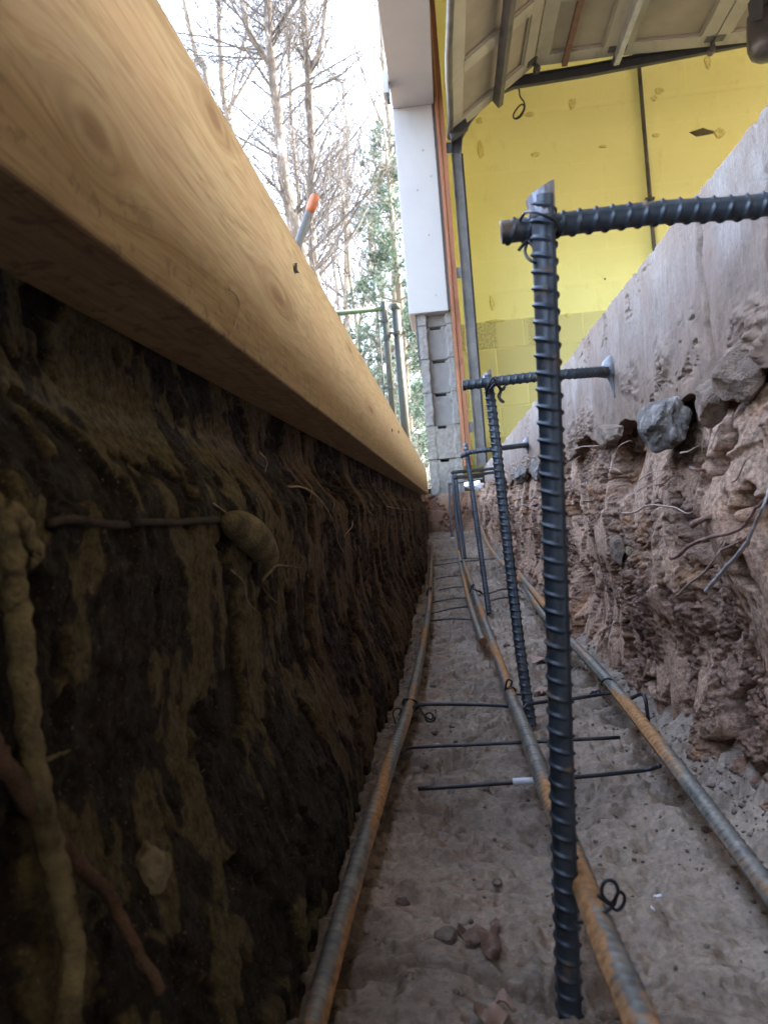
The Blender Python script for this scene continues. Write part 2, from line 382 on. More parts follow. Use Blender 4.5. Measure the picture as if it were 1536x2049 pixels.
# left bank
def left_x(y, z, d): return -.166 + .030*sst(.075, .01, z) + (.026+.015*sst(2.2, 1., y))*sst(-.08, -.24, z) + d*(.27+.30*sst(.5, 1.3, y))  # toe bulges in dark soil to stand in for the floor's shadow strip
def surf_pt(px, py, side, off):
    x = -.14 if side < 0 else .2
    for _ in range(4):
        p = P(px, py, x=x); yy, zz = np.meshgrid(p.y+np.linspace(-.006, .006, 5), p.z+np.linspace(-.006, .006, 5), indexing='ij')
        if side < 0: x = .5*x+.5*(float(left_x(yy, zz, wall_d(yy, zz, 77, .8, .55)[0]).max())+off)
        else: x = .5*x+.5*(float((right_x(yy, zz)-wall_d(yy, zz, 3)[0]).min())-off)
    return P(px, py, x=x)
ys = ysamples(-1.0, 4.56, .0012, .0036)
zs = np.linspace(-.27, .14, 300)
Y, Zg = np.meshgrid(ys, zs, indexing='ij')
d, t = wall_d(Y*1.0, Zg, 77, .8, .55)
Xl = left_x(Y, Zg, d)
V = np.stack([Xl, Y, Zg], -1)
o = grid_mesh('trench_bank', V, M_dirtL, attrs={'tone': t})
tag(o, 'shaded olive brown soil face of the trench below the wooden form board', kind='structure')
# floor
def floor_base(x, y): return -.243+.125*sst(2.6, 4.6, y)+.0*x
def floor_z(x, y):
    z = floor_base(x, y)
    z = z+fbm(x*5, y*4, 3, 200)*.009+fbm(x*15, y*24, 3, 210)*.0065+fbm(x*55, y*75, 3, 220, .5)*.0011-sst(.34, .5, fbm(x*65, y*65, 2, 225))*.0024-np.abs(fbm(x*9, y*17, 3, 228))*.007
    m = sst(.0, .45, fbm(x*6, y*5, 3, 230)+.12)
    w, i = worley(x*95, y*95, 240); w2, i2 = worley(x*210, y*210, 243)
    z = z-np.clip(fbm(x*34+9, y*52, 2, 233, .5)-.25, 0, 1)*.008+sst(-.1, .7, fbm(x*22, y*30, 4, 236, .5))*.005
    z = z+m*(np.clip(.5-w, 0, 1)*.011*(i > .5)*i+np.clip(.5-w2, 0, 1)*.004*(i2 > .6)*i2)+.0*w2
    z = z+.045*sst(.17, .26, x)+.02*sst(-.12, -.2, x)
    # a smoothed footprint ridge
    z = z-.006*np.exp(-((fbm(x*3, y*5, 2, 250)-.05)/.03)**2)
    return z
ys = ysamples(-.6, 4.56, .0016, .0034)
xs = np.linspace(-.2, .26, 430)
Xf, Yf = np.meshgrid(xs, ys, indexing='ij')
Zf = floor_z(Xf, Yf)
o = grid_mesh('trench_floor', np.stack([Xf, Yf, Zf], -1), M_floor, attrs={'tone': sst(.1, .5, fbm(Xf*5, Yf*5, 3, 300)+.1)*.6})
tag(o, 'damp muddy trench floor with scuffs and crumbs', kind='structure')
def fz(x, y): return float(floor_z(np.array([x]), np.array([y]))[0])
# end face of the trench below the block pier
xs = np.linspace(-.2, .26, 150); zs = np.linspace(-.2, .105, 110)
Xe, Ze = np.meshgrid(xs, zs, indexing='ij'); d, t = wall_d(Xe, Ze, 55)
o = grid_mesh('trench_end', np.stack([Xe, 4.50-d*.35, Ze], -1), M_dirtR, attrs={'tone': t*.5})
tag(o, 'dark soil end face of the trench beneath the block pier', kind='structure')

# ground outside
xl = [-300, -.165, .235, 300]; yl = [-300, -1.0, 4.56, 300]
gv = [(x, y, .14) for y in yl for x in xl]; gf = [(j*4+i, j*4+i+1, j*4+i+5, j*4+i+4) for j in range(3) for i in range(3) if (i, j) != (1, 1)]
gm = bpy.data.meshes.new('ground'); gm.from_pydata(gv, [], gf); tag(link('ground', gm, M_ground, smooth=False), 'leaf strewn brown ground outside the garage', kind='structure')

# concrete slab
ys = ysamples(-1.4, 5.38, .0022, .0044); us = np.linspace(0, 1, 120)
Y, U = np.meshgrid(ys, us, indexing='ij')
zb = .085+fbm(ys*7, ys*0, 3, 400)*.018-.012*sst(.8, .4, ys)
ztop = .243+fbm(ys*9, ys*0+2, 4, 410)*.0018-np.clip(fbm(ys*30, ys*0+5, 4, 415)-.25, 0, 1)*.016
Zs = zb[:, None]+(ztop-zb)[:, None]*U
face = .219+fbm(Y*5, Zs*4, 3, 420)*.005+fbm(Y*60, Zs*22, 4, 430, .6)*.0011
face -= sst(.15, .45, fbm(Y*7, Zs*7, 3, 440)+.15)*sst(.17, .1, Zs)*(.004+crumb(Y, Zs, 445)*1.2)
pit = sst(.55, .65, fbm(Y*48, Zs*62, 4, 450, .7))*sst(.05, .35, fbm(Y*8, Zs*8, 2, 455)); face += pit*.004
for (cy, amp, z0, z1) in ((.645, .011, .1, .222), (.735, .005, .185, .215), (1.33, .006, .09, .15), (.52, .006, .12, .2)):
    wob = cy+fbm(Zs*25, Zs*0, 3, int(cy*99))*.006
    face += np.exp(-((Y-wob)/.0028)**2)*amp*sst(z0-.01, z0+.01, Zs)*sst(z1+.012, z1-.012, Zs)
face += .012*sst(.985, 1, U)**2
Vt = np.stack([face, Y, Zs], -1)
def col(x, z): return np.stack([np.full_like(ys, x), ys, z if hasattr(z, '__len__') else np.full_like(ys, z)], -1)[:, None]
Vt = np.concatenate([col(.5, zb+.01), col(.26, zb+.012), Vt, col(.24, ztop+.001), col(7.0, .244), col(7.0, .1)], 1)
o = grid_mesh('concrete_slab', Vt, M_slab, flip=True)
o.data.materials.append(M_slabtop)
tag(o, 'old garage floor slab with rough grey pink broken edge along the trench', kind='structure')

# clods & crumbs
def lump(mb, c, r, n=2):
    th0 = random.random()*6.28
    vs = []; s = (1, random.uniform(.6, 1.2), random.uniform(.5, .9))
    for lat in (-.9, -.25, .45, 1.1):
        for j in range(6):
            a_ = th0+j*math.pi/3+random.uniform(-.25, .25); q = random.uniform(.75, 1.15)*r
            vs.append((c[0]+math.cos(a_)*math.cos(lat)*q*s[0], c[1]+math.sin(a_)*math.cos(lat)*q*s[1], c[2]+math.sin(lat)*q*s[2]))
    fs = [(k_*6+j, k_*6+(j+1)%6, k_*6+6+(j+1)%6, k_*6+6+j) for k_ in range(3) for j in range(6)]+[tuple(range(18, 24)), (5,4,3,2,1,0)]
    mb.add(vs, fs)
mb = MB(); NC = 3600
px_ = np.random.RandomState(5)
yy_ = .3+(px_.rand(NC)**1.7)*3.6; xx_ = px_.uniform(-.15, .2, NC)
edge = px_.rand(NC) < .72; xx_[edge] = .21-np.abs(px_.normal(0, .035, edge.sum()))
zc = floor_z(xx_, yy_)
for x_, y_, z0 in zip(xx_, yy_, zc):
    r = random.choice((.0006, .0008, .0012, .0016, .0022, .0026))*random.uniform(.6, 1.2)*(1.0 if x_ > .16 else .75)
    lump(mb, (x_, y_, z0+r*.3), r)
for i in range(30):
    y_ = .33+px_.rand()**1.5*1.6; x_ = px_.uniform(-.10, .19) if i % 3 else px_.uniform(-.11, -.04); r_ = px_.uniform(.0028, .0058); lump(mb, (x_, y_, fz(x_, y_)+r_*.15), r_)
tag(mb.build('soil_crumbs', M_clod, smooth=True), 'loose soil crumbs scattered over the trench floor', kind='stuff')

# ------------------------------------------------------------------ reinforcing bars
def bar_mesh(name, path, dia=.0127, per=10, nth=40, m=None, parent=None, rib=.0011, pitch=.0083, slant=.35, tw=0., phase=0.):
    pts = crom(path, 16) if len(path) > 2 else [Vector(path[0]), Vector(path[-1])]
    P_ = np.array([tuple(p) for p in pts]); seg = np.linalg.norm(np.diff(P_, axis=0), axis=1); S = np.concatenate([[0], np.cumsum(seg)])
    n = max(4, int(S[-1]/pitch*per)); s = np.linspace(0, S[-1], n)
    C = np.stack([np.interp(s, S, P_[:, i]) for i in range(3)], 1)
    T = np.gradient(C, axis=0); T /= np.linalg.norm(T, axis=1)[:, None]
    ref = np.array([1., 0, 0]) if abs(T[0, 0]) < .7 else np.array([0, 0, 1.])
    Uv = ref[None]-T*(T@ref)[:, None]; Uv /= np.linalg.norm(Uv, axis=1)[:, None]; Wv = np.cross(T, Uv)
    th = np.linspace(0, 2*np.pi, nth, endpoint=False)
    S2, TH = np.meshgrid(s, th, indexing='ij')
    loc = np.mod(TH-tw, np.pi)-np.pi/2
    ph = np.mod(S2+slant*loc*dia/2+phase+(np.mod(TH-tw, 2*np.pi) > np.pi)*pitch*.5, pitch)-pitch/2
    r = dia*.455+rib*np.exp(-np.abs(ph/.00085)**3)*np.clip(np.cos(loc)*2.2, 0, 1)
    r = np.maximum(r, dia*.455+rib*.85*np.exp(-((np.abs(loc)-np.pi/2)/.23)**4))
    V = C[:, None]+Uv[:, None]*(np.cos(TH)*r)[..., None]+Wv[:, None]*(np.sin(TH)*r)[..., None]
    nn, mm = V.shape[:2]; idx = np.arange(nn*mm).reshape(nn, mm); i2 = np.roll(idx, -1, 1)
    q = np.stack([idx[:-1], i2[:-1], i2[1:], idx[1:]], -1).reshape(-1, 4)
    me = bpy.data.meshes.new(name)
    me.from_pydata([tuple(v) for v in V.reshape(-1, 3)], [], [tuple(x) for x in q.tolist()]+[tuple(range(mm))[::-1], tuple(range((nn-1)*mm, nn*mm))]); me.update()
    o = link(name, me, m, parent); return o
def far_per(y): return 11 if y < .7 else (8 if y < 1.2 else (6 if y < 2.5 else 4))

# upright bars (each with its sheared top)
def upright(path, label, per, m=M_bar_new, tw=.6, cutdir=1, **kw):
    root = empty('rebar_upright', path[-1]); tag(root, label, 'rebar', 'upright reinforcing bars along the trench')
    bar_mesh('shaft', path, per=per, m=m, parent=root, tw=tw, **kw)
    p = Vector(path[0]); t_ = (p-Vector(path[1])).normalized(); r = .0064
    ux = Vector((1, 0, 0)); uy = Vector((0, 1, 0)); vs = []; N_ = 14
    for k_ in range(N_):
        th = 2*math.pi*k_/N_
        vs.append(p-t_*.010+(ux*math.cos(th)+uy*math.sin(th))*(r*.95))
    for k_ in range(N_):
        th = 2*math.pi*k_/N_
        vs.append(p+t_*(.0035+.0045*math.cos(th)*cutdir+random.uniform(-.0006, .0006))+(ux*math.cos(th)*1.12+uy*math.sin(th)*.75)*r+ux*(-.0012))
    mb = MB(); mb.add(vs, [(k_, (k_+1)%N_, N_+(k_+1)%N_, N_+k_) for k_ in range(N_)]+[tuple(range(N_, 2*N_))]); mb.build('sheared_end', M_cut, root, smooth=False)
    return root
Y1 = .385
upright([P(1085, 395, y=Y1), P(1093, 640, y=Y1), P(1112, 1150, y=Y1-.002), P(1127, 1640, y=Y1-.006), P(1142, 2110, y=Y1-.010)],
        'tallest looking dark ribbed bar standing nearest, with a bright sheared top', 18, tw=.95, slant=.25)
upright([P(974, 752, y=.945), P(985, 830, y=.94), P(1015, 1090, y=.90), P(1040, 1300, y=.87), P(1063, 1455, y=.85)], 'dark ribbed upright bar second from the camera, leaning left beyond the nearest one', 12, tw=.9)
upright([P(931, 890, y=1.93), P(937, 930, y=1.92), P(955, 1060, y=1.85), P(978, 1228, y=1.76)], 'third dark ribbed upright bar, tied under the short curved dowel', 10, tw=.9)
upright([P(911, 945, y=3.05), P(918, 1020, y=3.0), P(930, 1118, y=2.9)], 'fourth upright bar, thin looking, right one of the close far pair', 9, tw=.9)
upright([P(905, 947, y=3.12), P(912, 1030, y=3.05), P(921, 1118, y=2.95)], 'upright bar touching the left side of the fourth one', 9, tw=.9)
upright([P(898, 965, y=4.15), P(900, 1020, y=4.1), P(905, 1082, y=4.0)], 'farthest upright bar, pale grey, with a white tag at its foot', 3, m=M_wire_grey)
mb = MB(); p = P(908, 1079, y=3.95); mb.box((p.x-.017, p.y-.004, p.z-.011), (p.x+.017, p.y+.004, p.z+.011))
tag(mb.build('foot_tag', M_tape, bevel=.002), 'small white plastic tag at the foot of the farthest upright bar', 'tag')
# dowels drilled into the slab
def dowel(path, label, per, glue=None, tw=.3, m=M_bar_new, cap=None, **kw):
    root = empty('rebar_dowel', path[0]); tag(root, label, 'rebar', 'short dowels drilled into the slab edge')
    bar_mesh('shaft', path, per=per, m=m, parent=root, tw=tw, **kw)
    if glue:
        g = Vector(glue); mb = MB()
        mb.tube(crom([g+Vector((.003, .002, .020)), g+Vector((-.001, 0, .012)), g+Vector((-.003, 0, .0)), g+Vector((-.001, 0, -.016)), g+Vector((.001, 0, -.034))], 5), [.002, .0035, .005, .0055, .0065, .008, .0095, .010, .010, .0095, .009, .008, .006, .0045, .0035, .003, .0025, .0022, .002, .0015, .0008], 10)
        mb.tube([g+Vector((-.020, 0, 0)), g+Vector((-.012, 0, 0)), g+Vector((.002, 0, -.001))], [.0062, .0078, .0095], 14)
        mb.build('epoxy_smear', M_epoxy, root, smooth=True)
    return root
dowel([P(1003, 465, y=.400), P(1180, 441, y=.401), P(1330, 424, y=.402), P(1536, 408, y=.403), Vector((.23, .403, .150))], 'thick dark ribbed dowel crossing the nearest upright bar and the yellow wall', 18, tw=1.2, slant=.3)
dowel([P(925, 771, y=.928), P(1060, 755, y=.93), P(1150, 747, y=.932), P(1236, 741, x=.228)], 'second dowel, glued into the slab with a shiny grey smear', 9, glue=P(1224, 742, x=.216), tw=.8)
dowel([P(921, 913, y=1.90), P(945, 904, y=1.90), P(1000, 897, y=1.91), P(1062, 889, x=.228)], 'third dowel, slightly bent at its free end beside the jamb', 9, glue=P(1055, 890, x=.217), tw=.8)
dowel([P(904, 945, y=2.9), P(994, 937, x=.226)], 'fourth dowel, upper one of the two far ones lying close together', 8)
dowel([P(909, 956, y=2.85), P(990, 945, x=.226)], 'fifth dowel just below the fourth one', 8)
dowel([P(896, 968, y=4.05), P(966, 958, y=4.0)], 'farthest thin grey dowel in front of the white stone', 3, m=M_wire_grey)

# long bars on the trench floor
def longbar(path, label, per=10, cut=None, m=M_bar_rust, **kw):
    root = empty('rebar_long', path[-1]); tag(root, label, 'rebar', 'long rusty bars laid along the trench')
    o = bar_mesh('shaft', path, per=per, m=m, parent=root, rib=.0010, dia=.0118, **kw)
    if cut:
        p = Vector(path[cut]); q = Vector(path[cut-1] if cut < 0 else path[1]); t_ = (p-q).normalized(); mb = MB()
        mb.tube([p-t_*.002, p+t_*.0012], .0062, 16); mb.build('cut_end', M_rust_cut, root)
    return root
zl = -.213
longbar([P(862, 1126, z=-.200), P(859, 1200, z=-.207), P(845, 1290, z=zl), P(822, 1400, z=zl), P(780, 1525, z=zl), P(740, 1650, z=zl-.002), P(698, 1790, z=zl-.006), P(640, 2000, z=zl-.012), P(612, 2120, z=zl-.014)], 'bent rusty bar on the shaded side of the trench floor, below the board', 8)
longbar([P(867, 1040, z=-.11), P(864, 1090, z=-.165), P(861, 1140, z=-.198)], 'pale far bar continuing the shaded side bar', 4, m=M_bar_rust)
longbar([P(926, 1122, z=-.185), P(945, 1175, z=-.195), P(975, 1260, z=-.2), P(1000, 1330, z=-.2), P(1022, 1395, z=-.2), P(1053, 1470, z=-.197), P(1092, 1580, z=-.193), P(1142, 1700, z=-.187), P(1198, 1850, z=-.18), P(1262, 2000, z=-.174), P(1320, 2130, z=-.172)], 'long rusty bar in the middle of the trench with an orange side', 10)
longbar([P(919, 1122, z=-.185), P(934, 1185, z=-.2), P(950, 1240, z=-.208), P(966, 1284, z=-.212)], 'short rusty bar end lapped against the middle bar', 7, cut=-1)
longbar([P(908, 1048, z=-.095), P(913, 1085, z=-.14), P(922, 1124, z=-.18)], 'pale far bar running on from the middle bars', 4)
longbar([P(1042, 1160, z=-.19), P(1070, 1205, z=-.197), P(1100, 1245, z=-.2), P(1150, 1292, z=-.202), P(1215, 1362, z=-.204), P(1290, 1455, z=-.206), P(1370, 1558, z=-.21), P(1450, 1665, z=-.214), P(1540, 1785, z=-.218), P(1640, 1930, z=-.22)], 'long rusty ribbed bar beside the crumbling soil face under the slab', 10)
longbar([P(1040, 1150, z=-.175), P(1065, 1180, z=-.18), P(1090, 1212, z=-.184), P(1112, 1240, z=-.188)], 'short lapped bar resting above the slab side bar', 6)
longbar([P(962, 1052, z=-.095), P(975, 1085, z=-.125), P(995, 1115, z=-.155), P(1020, 1143, z=-.175), P(1048, 1166, z=-.187)], 'pale far bar curving along the foot of the soil face', 4)

# thin cross wires
def wire(pl, label, r=.0016, m=M_wire, tape=None):
    mb = MB(); mb.tube(crom(pl, 5), r, 7); root = None
    if tape:
        root = empty('cross_wire', pl[0]); tag(root, label, 'wire', 'thin cross wires under the long bars'); mb.build('rod', m, root, smooth=True)
        mb = MB(); mb.tube([tape[0], (Vector(tape[0])+Vector(tape[1]))*.5, tape[1]], [.0032, .0028, .003], 8); mb.build('white_wrap', M_tape, root, smooth=True)
    else:
        tag(mb.build('cross_wire', m, smooth=True), label, 'wire', 'thin cross wires under the long bars')
zw = -.228
wire([P(836, 1579, z=zw), P(1000, 1568, z=zw), P(1180, 1553, z=zw), P(1290, 1541, z=zw), P(1320, 1533, z=-.222)], 'straight cross wire nearest the camera, with a white wrap in the middle', .0018, tape=(P(1026, 1565, z=zw+.002), P(1098, 1560, z=zw+.002)))
wire([P(800, 1508, z=zw), P(818, 1497, z=zw), P(860, 1494, z=zw), P(1040, 1486, z=zw), P(1240, 1476, z=zw)], 'second cross wire from the camera, hooked at the shaded end', .0018)
wire([P(800, 1440, z=-.225), P(825, 1425, z=-.215), P(845, 1410, z=-.208), P(1003, 1412, z=-.21), P(1028, 1421, z=-.213), P(1046, 1419, z=-.213), P(1064, 1408, z=-.21), P(1150, 1398, z=-.21), P(1232, 1386, z=-.208), P(1255, 1399, z=-.206), P(1282, 1389, z=-.204), P(1291, 1402, z=-.208), P(1297, 1450, z=-.232)], 'kinked cross wire with a hooked leg at the soil face, third from the camera', .002)
far_w = [((862, 1242), (948, 1240)), ((862, 1228), (945, 1213)), ((862, 1206), (937, 1196)), ((972, 1205), (1022, 1196)), ((878, 1181), (935, 1174)), ((978, 1188), (1018, 1178)), ((872, 1158), (925, 1152)), ((868, 1132), (990, 1118)), ((880, 1121), (960, 1117)), ((868, 1052), (948, 1049))]
names = ['fourth cross wire from the camera, left half', 'fifth cross wire, just beyond the lapped bar end', 'sixth cross wire, curving down at its right end', 'short cross wire between the second and third upright bars', 'seventh cross wire, dull grey', 'short cross wire end right of the third upright bar', 'eighth cross wire, near the join of the rusty bars', 'cross wire running to the slab side bar beyond the join', 'cross wire right behind the fourth upright bar', 'farthest cross wire against the dark end of the trench']
for (a_, b_), nm in zip(far_w, names):
    z0 = -.222 if a_[1] > 1150 else (-.205 if a_[1] > 1100 else -.115)
    A_, B_ = P(*a_, z=z0), P(*b_, z=z0); wire([A_, (A_+B_)*.5+Vector((0, 0, .003)), B_], nm, .002 if a_[1] > 1100 else .003, M_wire_grey)

# wire ties, drawn as bent loops of annealed wire
def tie(pl, yd, label, r=.0008, wob=.004):
    pts = []
    for i, q in enumerate(pl):
        pts.append(P(q[0], q[1], y=yd+(q[2] if len(q) > 2 else wob*math.sin(i*1.9))))
    mb = MB(); mb.tube(crom(pts, 6), r, 6); tag(mb.build('wire_tie', M_wire, smooth=True), label, 'wire tie', 'black wire ties on the bars')
tie([(1040, 440, .008), (1050, 425, .0), (1068, 424, -.012), (1092, 432, -.014), (1112, 444, -.008), (1118, 460, .01), (1100, 482, .016), (1060, 484, .012), (1050, 500, .006), (1055, 515, 0), (1068, 524, -.004), (1076, 521, 0), (1070, 500, .006), (1056, 482, .01), (1046, 490, .008), (1038, 500, .006)], .385, 'loose tie wire looped below the crossing at the nearest upright bar', .0008)
tie([(972, 792, .0), (975, 775, -.012), (985, 756, -.014), (996, 770, -.01), (1006, 780, -.004), (1010, 773, 0), (1004, 780, .002), (1000, 795, 0), (1008, 804, 0), (1002, 803, 0), (996, 792, 0), (1000, 780, -.004), (990, 768, -.01), (978, 780, -.01), (972, 790, 0)], .928, 'curled black tie on the second dowel crossing', .0012)
ymid = P(1020, 1385, z=-.2).y
tie([(1010, 1390, 0), (1012, 1370, -.01), (1016, 1360, -.012), (1024, 1364, -.012), (1020, 1374, -.01), (1013, 1378, -.01), (1026, 1376, -.012), (1031, 1384, -.01), (1024, 1388, -.008), (1010, 1382, 0), (1016, 1394, -.01), (1030, 1390, -.008), (1042, 1390, 0)], ymid, 'curly tie on the middle bar where the kinked wire crosses', .0011)
yn = P(1200, 1820, z=-.18).y
tie([(1150, 1848, .01), (1168, 1846, 0), (1185, 1842, -.008), (1200, 1832, -.012), (1215, 1822, -.012), (1226, 1812, -.012), (1210, 1800, -.014), (1203, 1780, -.015), (1212, 1763, -.015), (1228, 1765, -.014), (1236, 1782, -.014), (1230, 1800, -.013), (1222, 1812, -.012), (1234, 1822, -.012), (1246, 1812, -.012), (1249, 1795, -.012), (1240, 1785, -.012), (1232, 1795, -.012), (1226, 1812, -.012), (1205, 1800, -.014), (1196, 1792, -.015)], yn, 'large double looped tie on the middle bar, nearest the camera', .0008)
tie([(1182, 1838, -.004), (1186, 1850, -.009), (1205, 1846, -.011), (1228, 1862, -.006), (1243, 1890, .002), (1248, 1905, .006)], yn, 'thin tie wire wrapped round the middle bar under the double loop', .0007)
yl_ = P(822, 1405, z=zl).y
tie([(806, 1410, 0), (808, 1400, -.01), (820, 1400, -.012), (832, 1404, -.01), (836, 1416, -.004), (824, 1424, 0), (812, 1434, 0), (822, 1440, 0), (828, 1436, 0)], yl_, 'tie round the shaded side bar at the kinked wire', .0012)
tie([(792, 1450, 0), (786, 1428, 0), (792, 1418, 0), (802, 1420, 0), (798, 1432, 0)], yl_, 'tiny tie hook left of the shaded side bar', .0009)
tie([(838, 1416, 0), (850, 1432, 0), (862, 1440, 0), (866, 1432, 0), (858, 1426, 0), (850, 1434, 0), (856, 1444, 0), (868, 1442, 0), (870, 1434, 0)], yl_, 'small curl of tie wire lying right of the shaded side bar', .0011)
yr_ = P(1218, 1368, z=-.204).y
tie([(1202, 1372, 0), (1206, 1362, -.008), (1216, 1358, -.01), (1228, 1364, -.008), (1232, 1376, 0)], yr_, 'tie round the slab side bar above the hooked wire leg', .0012)
tie([(1178, 1392, 0), (1186, 1384, 0), (1194, 1388, 0), (1190, 1394, 0), (1182, 1390, 0), (1196, 1382, 0), (1202, 1390, 0)], yr_, 'knotted wire curl left of the slab side bar', .0011)
ym2 = P(950, 1185, z=-.195).y
tie([(940, 1186, 0), (944, 1172, -.01), (948, 1170, -.01), (946, 1178, -.01), (955, 1182, -.01), (962, 1188, -.006), (952, 1194, -.01), (944, 1190, -.01), (958, 1182, -.01), (966, 1190, 0)], ym2, 'small tie joining the two lapped middle bars', .0016)
tie([(853, 1192, 0), (856, 1180, -.01), (862, 1176, -.008), (860, 1186, 0), (857, 1196, -.005)], P(858, 1185, z=-.205).y, 'small tie on the far stretch of the shaded side bar', .0016)

# ------------------------------------------------------------------ form board
bt, bb = .243, .103
mb = MB(); mb.box((-.160, -1.0, bb), (-.113, 4.33, bt))
fb = empty('form_board', (-.113, 0, bb)); tag(fb, 'long new yellow lumber form board along the shaded side of the trench', 'lumber')
o = mb.build('board', M_wood, fb, bevel=.0018)
def screw(px, py, r):
    p = P(px, py, x=-.1125); mb = MB()
    mb.tube([(p.x-.0006, p.y, p.z), (p.x+.0008, p.y, p.z), (p.x+.0014, p.y, p.z)], [r, r, r*.6], 10)
    mb.build('screw', M_black, fb)
for q in ((784, 861, .004), (797, 864, .004), (830, 923, .003), (843, 943, .003), (852, 952, .003)): screw(*q)
p = P(590, 538, x=-.1125); mb = MB(); mb.add([(p.x+.0012, p.y-.006, p.z+.003), (p.x+.0025, p.y-.001, p.z+.0045), (p.x+.001, p.y+.005, p.z+.001), (p.x+.003, p.y+.003, p.z-.003), (p.x+.001, p.y-.004, p.z-.0045), (p.x, p.y, p.z)],
    [(0,1,5), (1,2,5), (2,3,5), (3,4,5), (4,0,5)]); mb.build('torn_staple', M_black, fb)
mb = MB(); mb.tube(crom([P(458, 578, x=-.1122), P(472, 590, x=-.1118), P(479, 612, x=-.1115), P(472, 645, x=-.1115), P(462, 672, x=-.1120), P(458, 680, x=-.1122)], 6), .00045, 5)
tag(mb.build('root_hair', M_rootp, smooth=True), 'hair thin curled root stuck to the face of the form board', 'root')
# marker behind board
A_ = P(592, 500, y=1.12); B_ = P(632, 388, y=1.10); dv = (B_-A_).normalized(); root = empty('marking_rod', A_); tag(root, 'slanted grey rod with an orange tip standing behind the board', 'rod')
G_ = A_-dv*(A_.z-.14)/dv.z
mb = MB(); mb.tube([G_, A_+dv*(B_-A_).length*.70], .0062, 12); mb.build('shaft', M_greyh, root, smooth=True)
L_ = (B_-A_).length; mb = MB(); mb.tube([A_+dv*L_*.69, A_+dv*L_*.75, A_+dv*L_*.94, A_+dv*L_*.985, B_], [.0062, .0072, .0070, .0055, .0018], 14); mb.build('tip', M_orange, root, smooth=True)

# ------------------------------------------------------------------ rocks, roots, leaves
def rock(loc, size, seed, m, label, name='rock', rot=(0,0,0), sub=4, facet=.35, cat='rock'):
    bm = bmesh.new(); bmesh.ops.create_icosphere(bm, subdivisions=sub, radius=1)
    rnd = random.Random(seed); planes = [(Vector((rnd.gauss(0,1), rnd.gauss(0,1), rnd.gauss(0,1))).normalized(), rnd.uniform(.6, .9)) for _ in range(11)]
    for v in bm.verts:
        p = v.co.normalized(); r = 1.0
        for n_, d_ in planes:
            c_ = p.dot(n_)
            if c_ > 0: r = min(r, 1*(1-facet)+facet*0+ (d_/c_-1+facet if d_/c_ < 1+facet else facet))
        q = p*r; q *= 1+.16*mnoise.noise(q*2.2+Vector((seed, 0, 0)))+.05*mnoise.noise(q*5+Vector((seed, 3, 0)))+.035*mnoise.noise(q*15)
        v.co = Vector((q.x*size[0], q.y*size[1], q.z*size[2]))
    bmesh.ops.rotate(bm, verts=bm.verts, matrix=Matrix.Rotation(rot[2], 3, 'Z') @ Matrix.Rotation(rot[0], 3, 'X') @ Matrix.Rotation(rot[1], 3, 'Y'))
    me = bpy.data.meshes.new(name); bm.to_mesh(me); bm.free()
    o = link(name, me, m, smooth=False); o.location = loc; return tag(o, label, cat)
p = P(1325, 848, x=.209); rock(p, (.019, .066, .0265), 3, M_rock, 'dark grey angular stone wedged under the slab edge, right of the second dowel', rot=(.1, .2, 0))
p = P(1222, 868, x=.214); rock(p, (.016, .055, .016), 5, M_rockb, 'brown crusty lump under the slab beside the dark angular stone', rot=(.1, 0, 0))
p = P(1478, 742, x=.216); rock(p, (.020, .027, .024), 11, M_rockb, 'brown grey lump of concrete jutting from the slab bottom at the frame edge', rot=(.3, .2, 0))
p = P(1420, 800, x=.203); rock(p, (.012, .020, .022), 21, M_rockb, 'small brown knob in front of the jutting concrete lump', rot=(.3, .2, 0))
p = P(1043, 950, x=.212); rock(p, (.018, .13, .028), 8, M_rock, 'pale grey stone at the slab bottom near the far uprights')
p = P(1072, 940, x=.214); rock(p, (.013, .07, .022), 9, M_rock, 'thin slanting stone chip beside the pale grey stone', rot=(.4, 0, 0))
p = P(950, 972, y=4.3); rock(p, (.055, .04, .028), 14, M_tape, 'bright white stone between the pier and the slab')
p = surf_pt(1237, 1102, 1, .002); rock(p, (.009, .035, .020), 15, M_rockb, 'rounded reddish stone set in the soil face under the slab')
p = surf_pt(1257, 1103, 1, .010); rock(p, (.003, .008, .006), 16, M_pebble, 'tiny tan pebble against the rounded reddish stone')
p = surf_pt(299, 1746, -1, -.003); rock(p, (.010, .0085, .0115), 17, M_pebble, 'pale egg shaped pebble low in the shaded soil face', facet=.05)
for (px, py, r, sd, lb) in ((320*.544+700, 566*.544+1300, .0045, 31, 'dark soil clod beside the nearest cross wire at its shaded end'), (700+375*.544, 1300+258*.544, .005, 32, 'flat dark clod beyond the kinked cross wire'),
        (700+968*.544, 1300+552*.544, .003, 33, 'small clod on the floor right of the nearest upright'), (992, 1743, .0028, 34, 'lone dark crumb in the middle of the near trench floor'),
        (978, 1556, .005, 35, 'dark clod just behind the white wrapped wire'), (890, 1865, .006, 36, 'dark round clod left of the crumpled brown leaf')):
    q = P(px, py, z=-.238); rock((q.x, q.y, fz(q.x, q.y)+r*.35), (r*1.3, r*1.6, r*.7), sd, M_clod, lb, sub=3, name='clod', cat='clod')

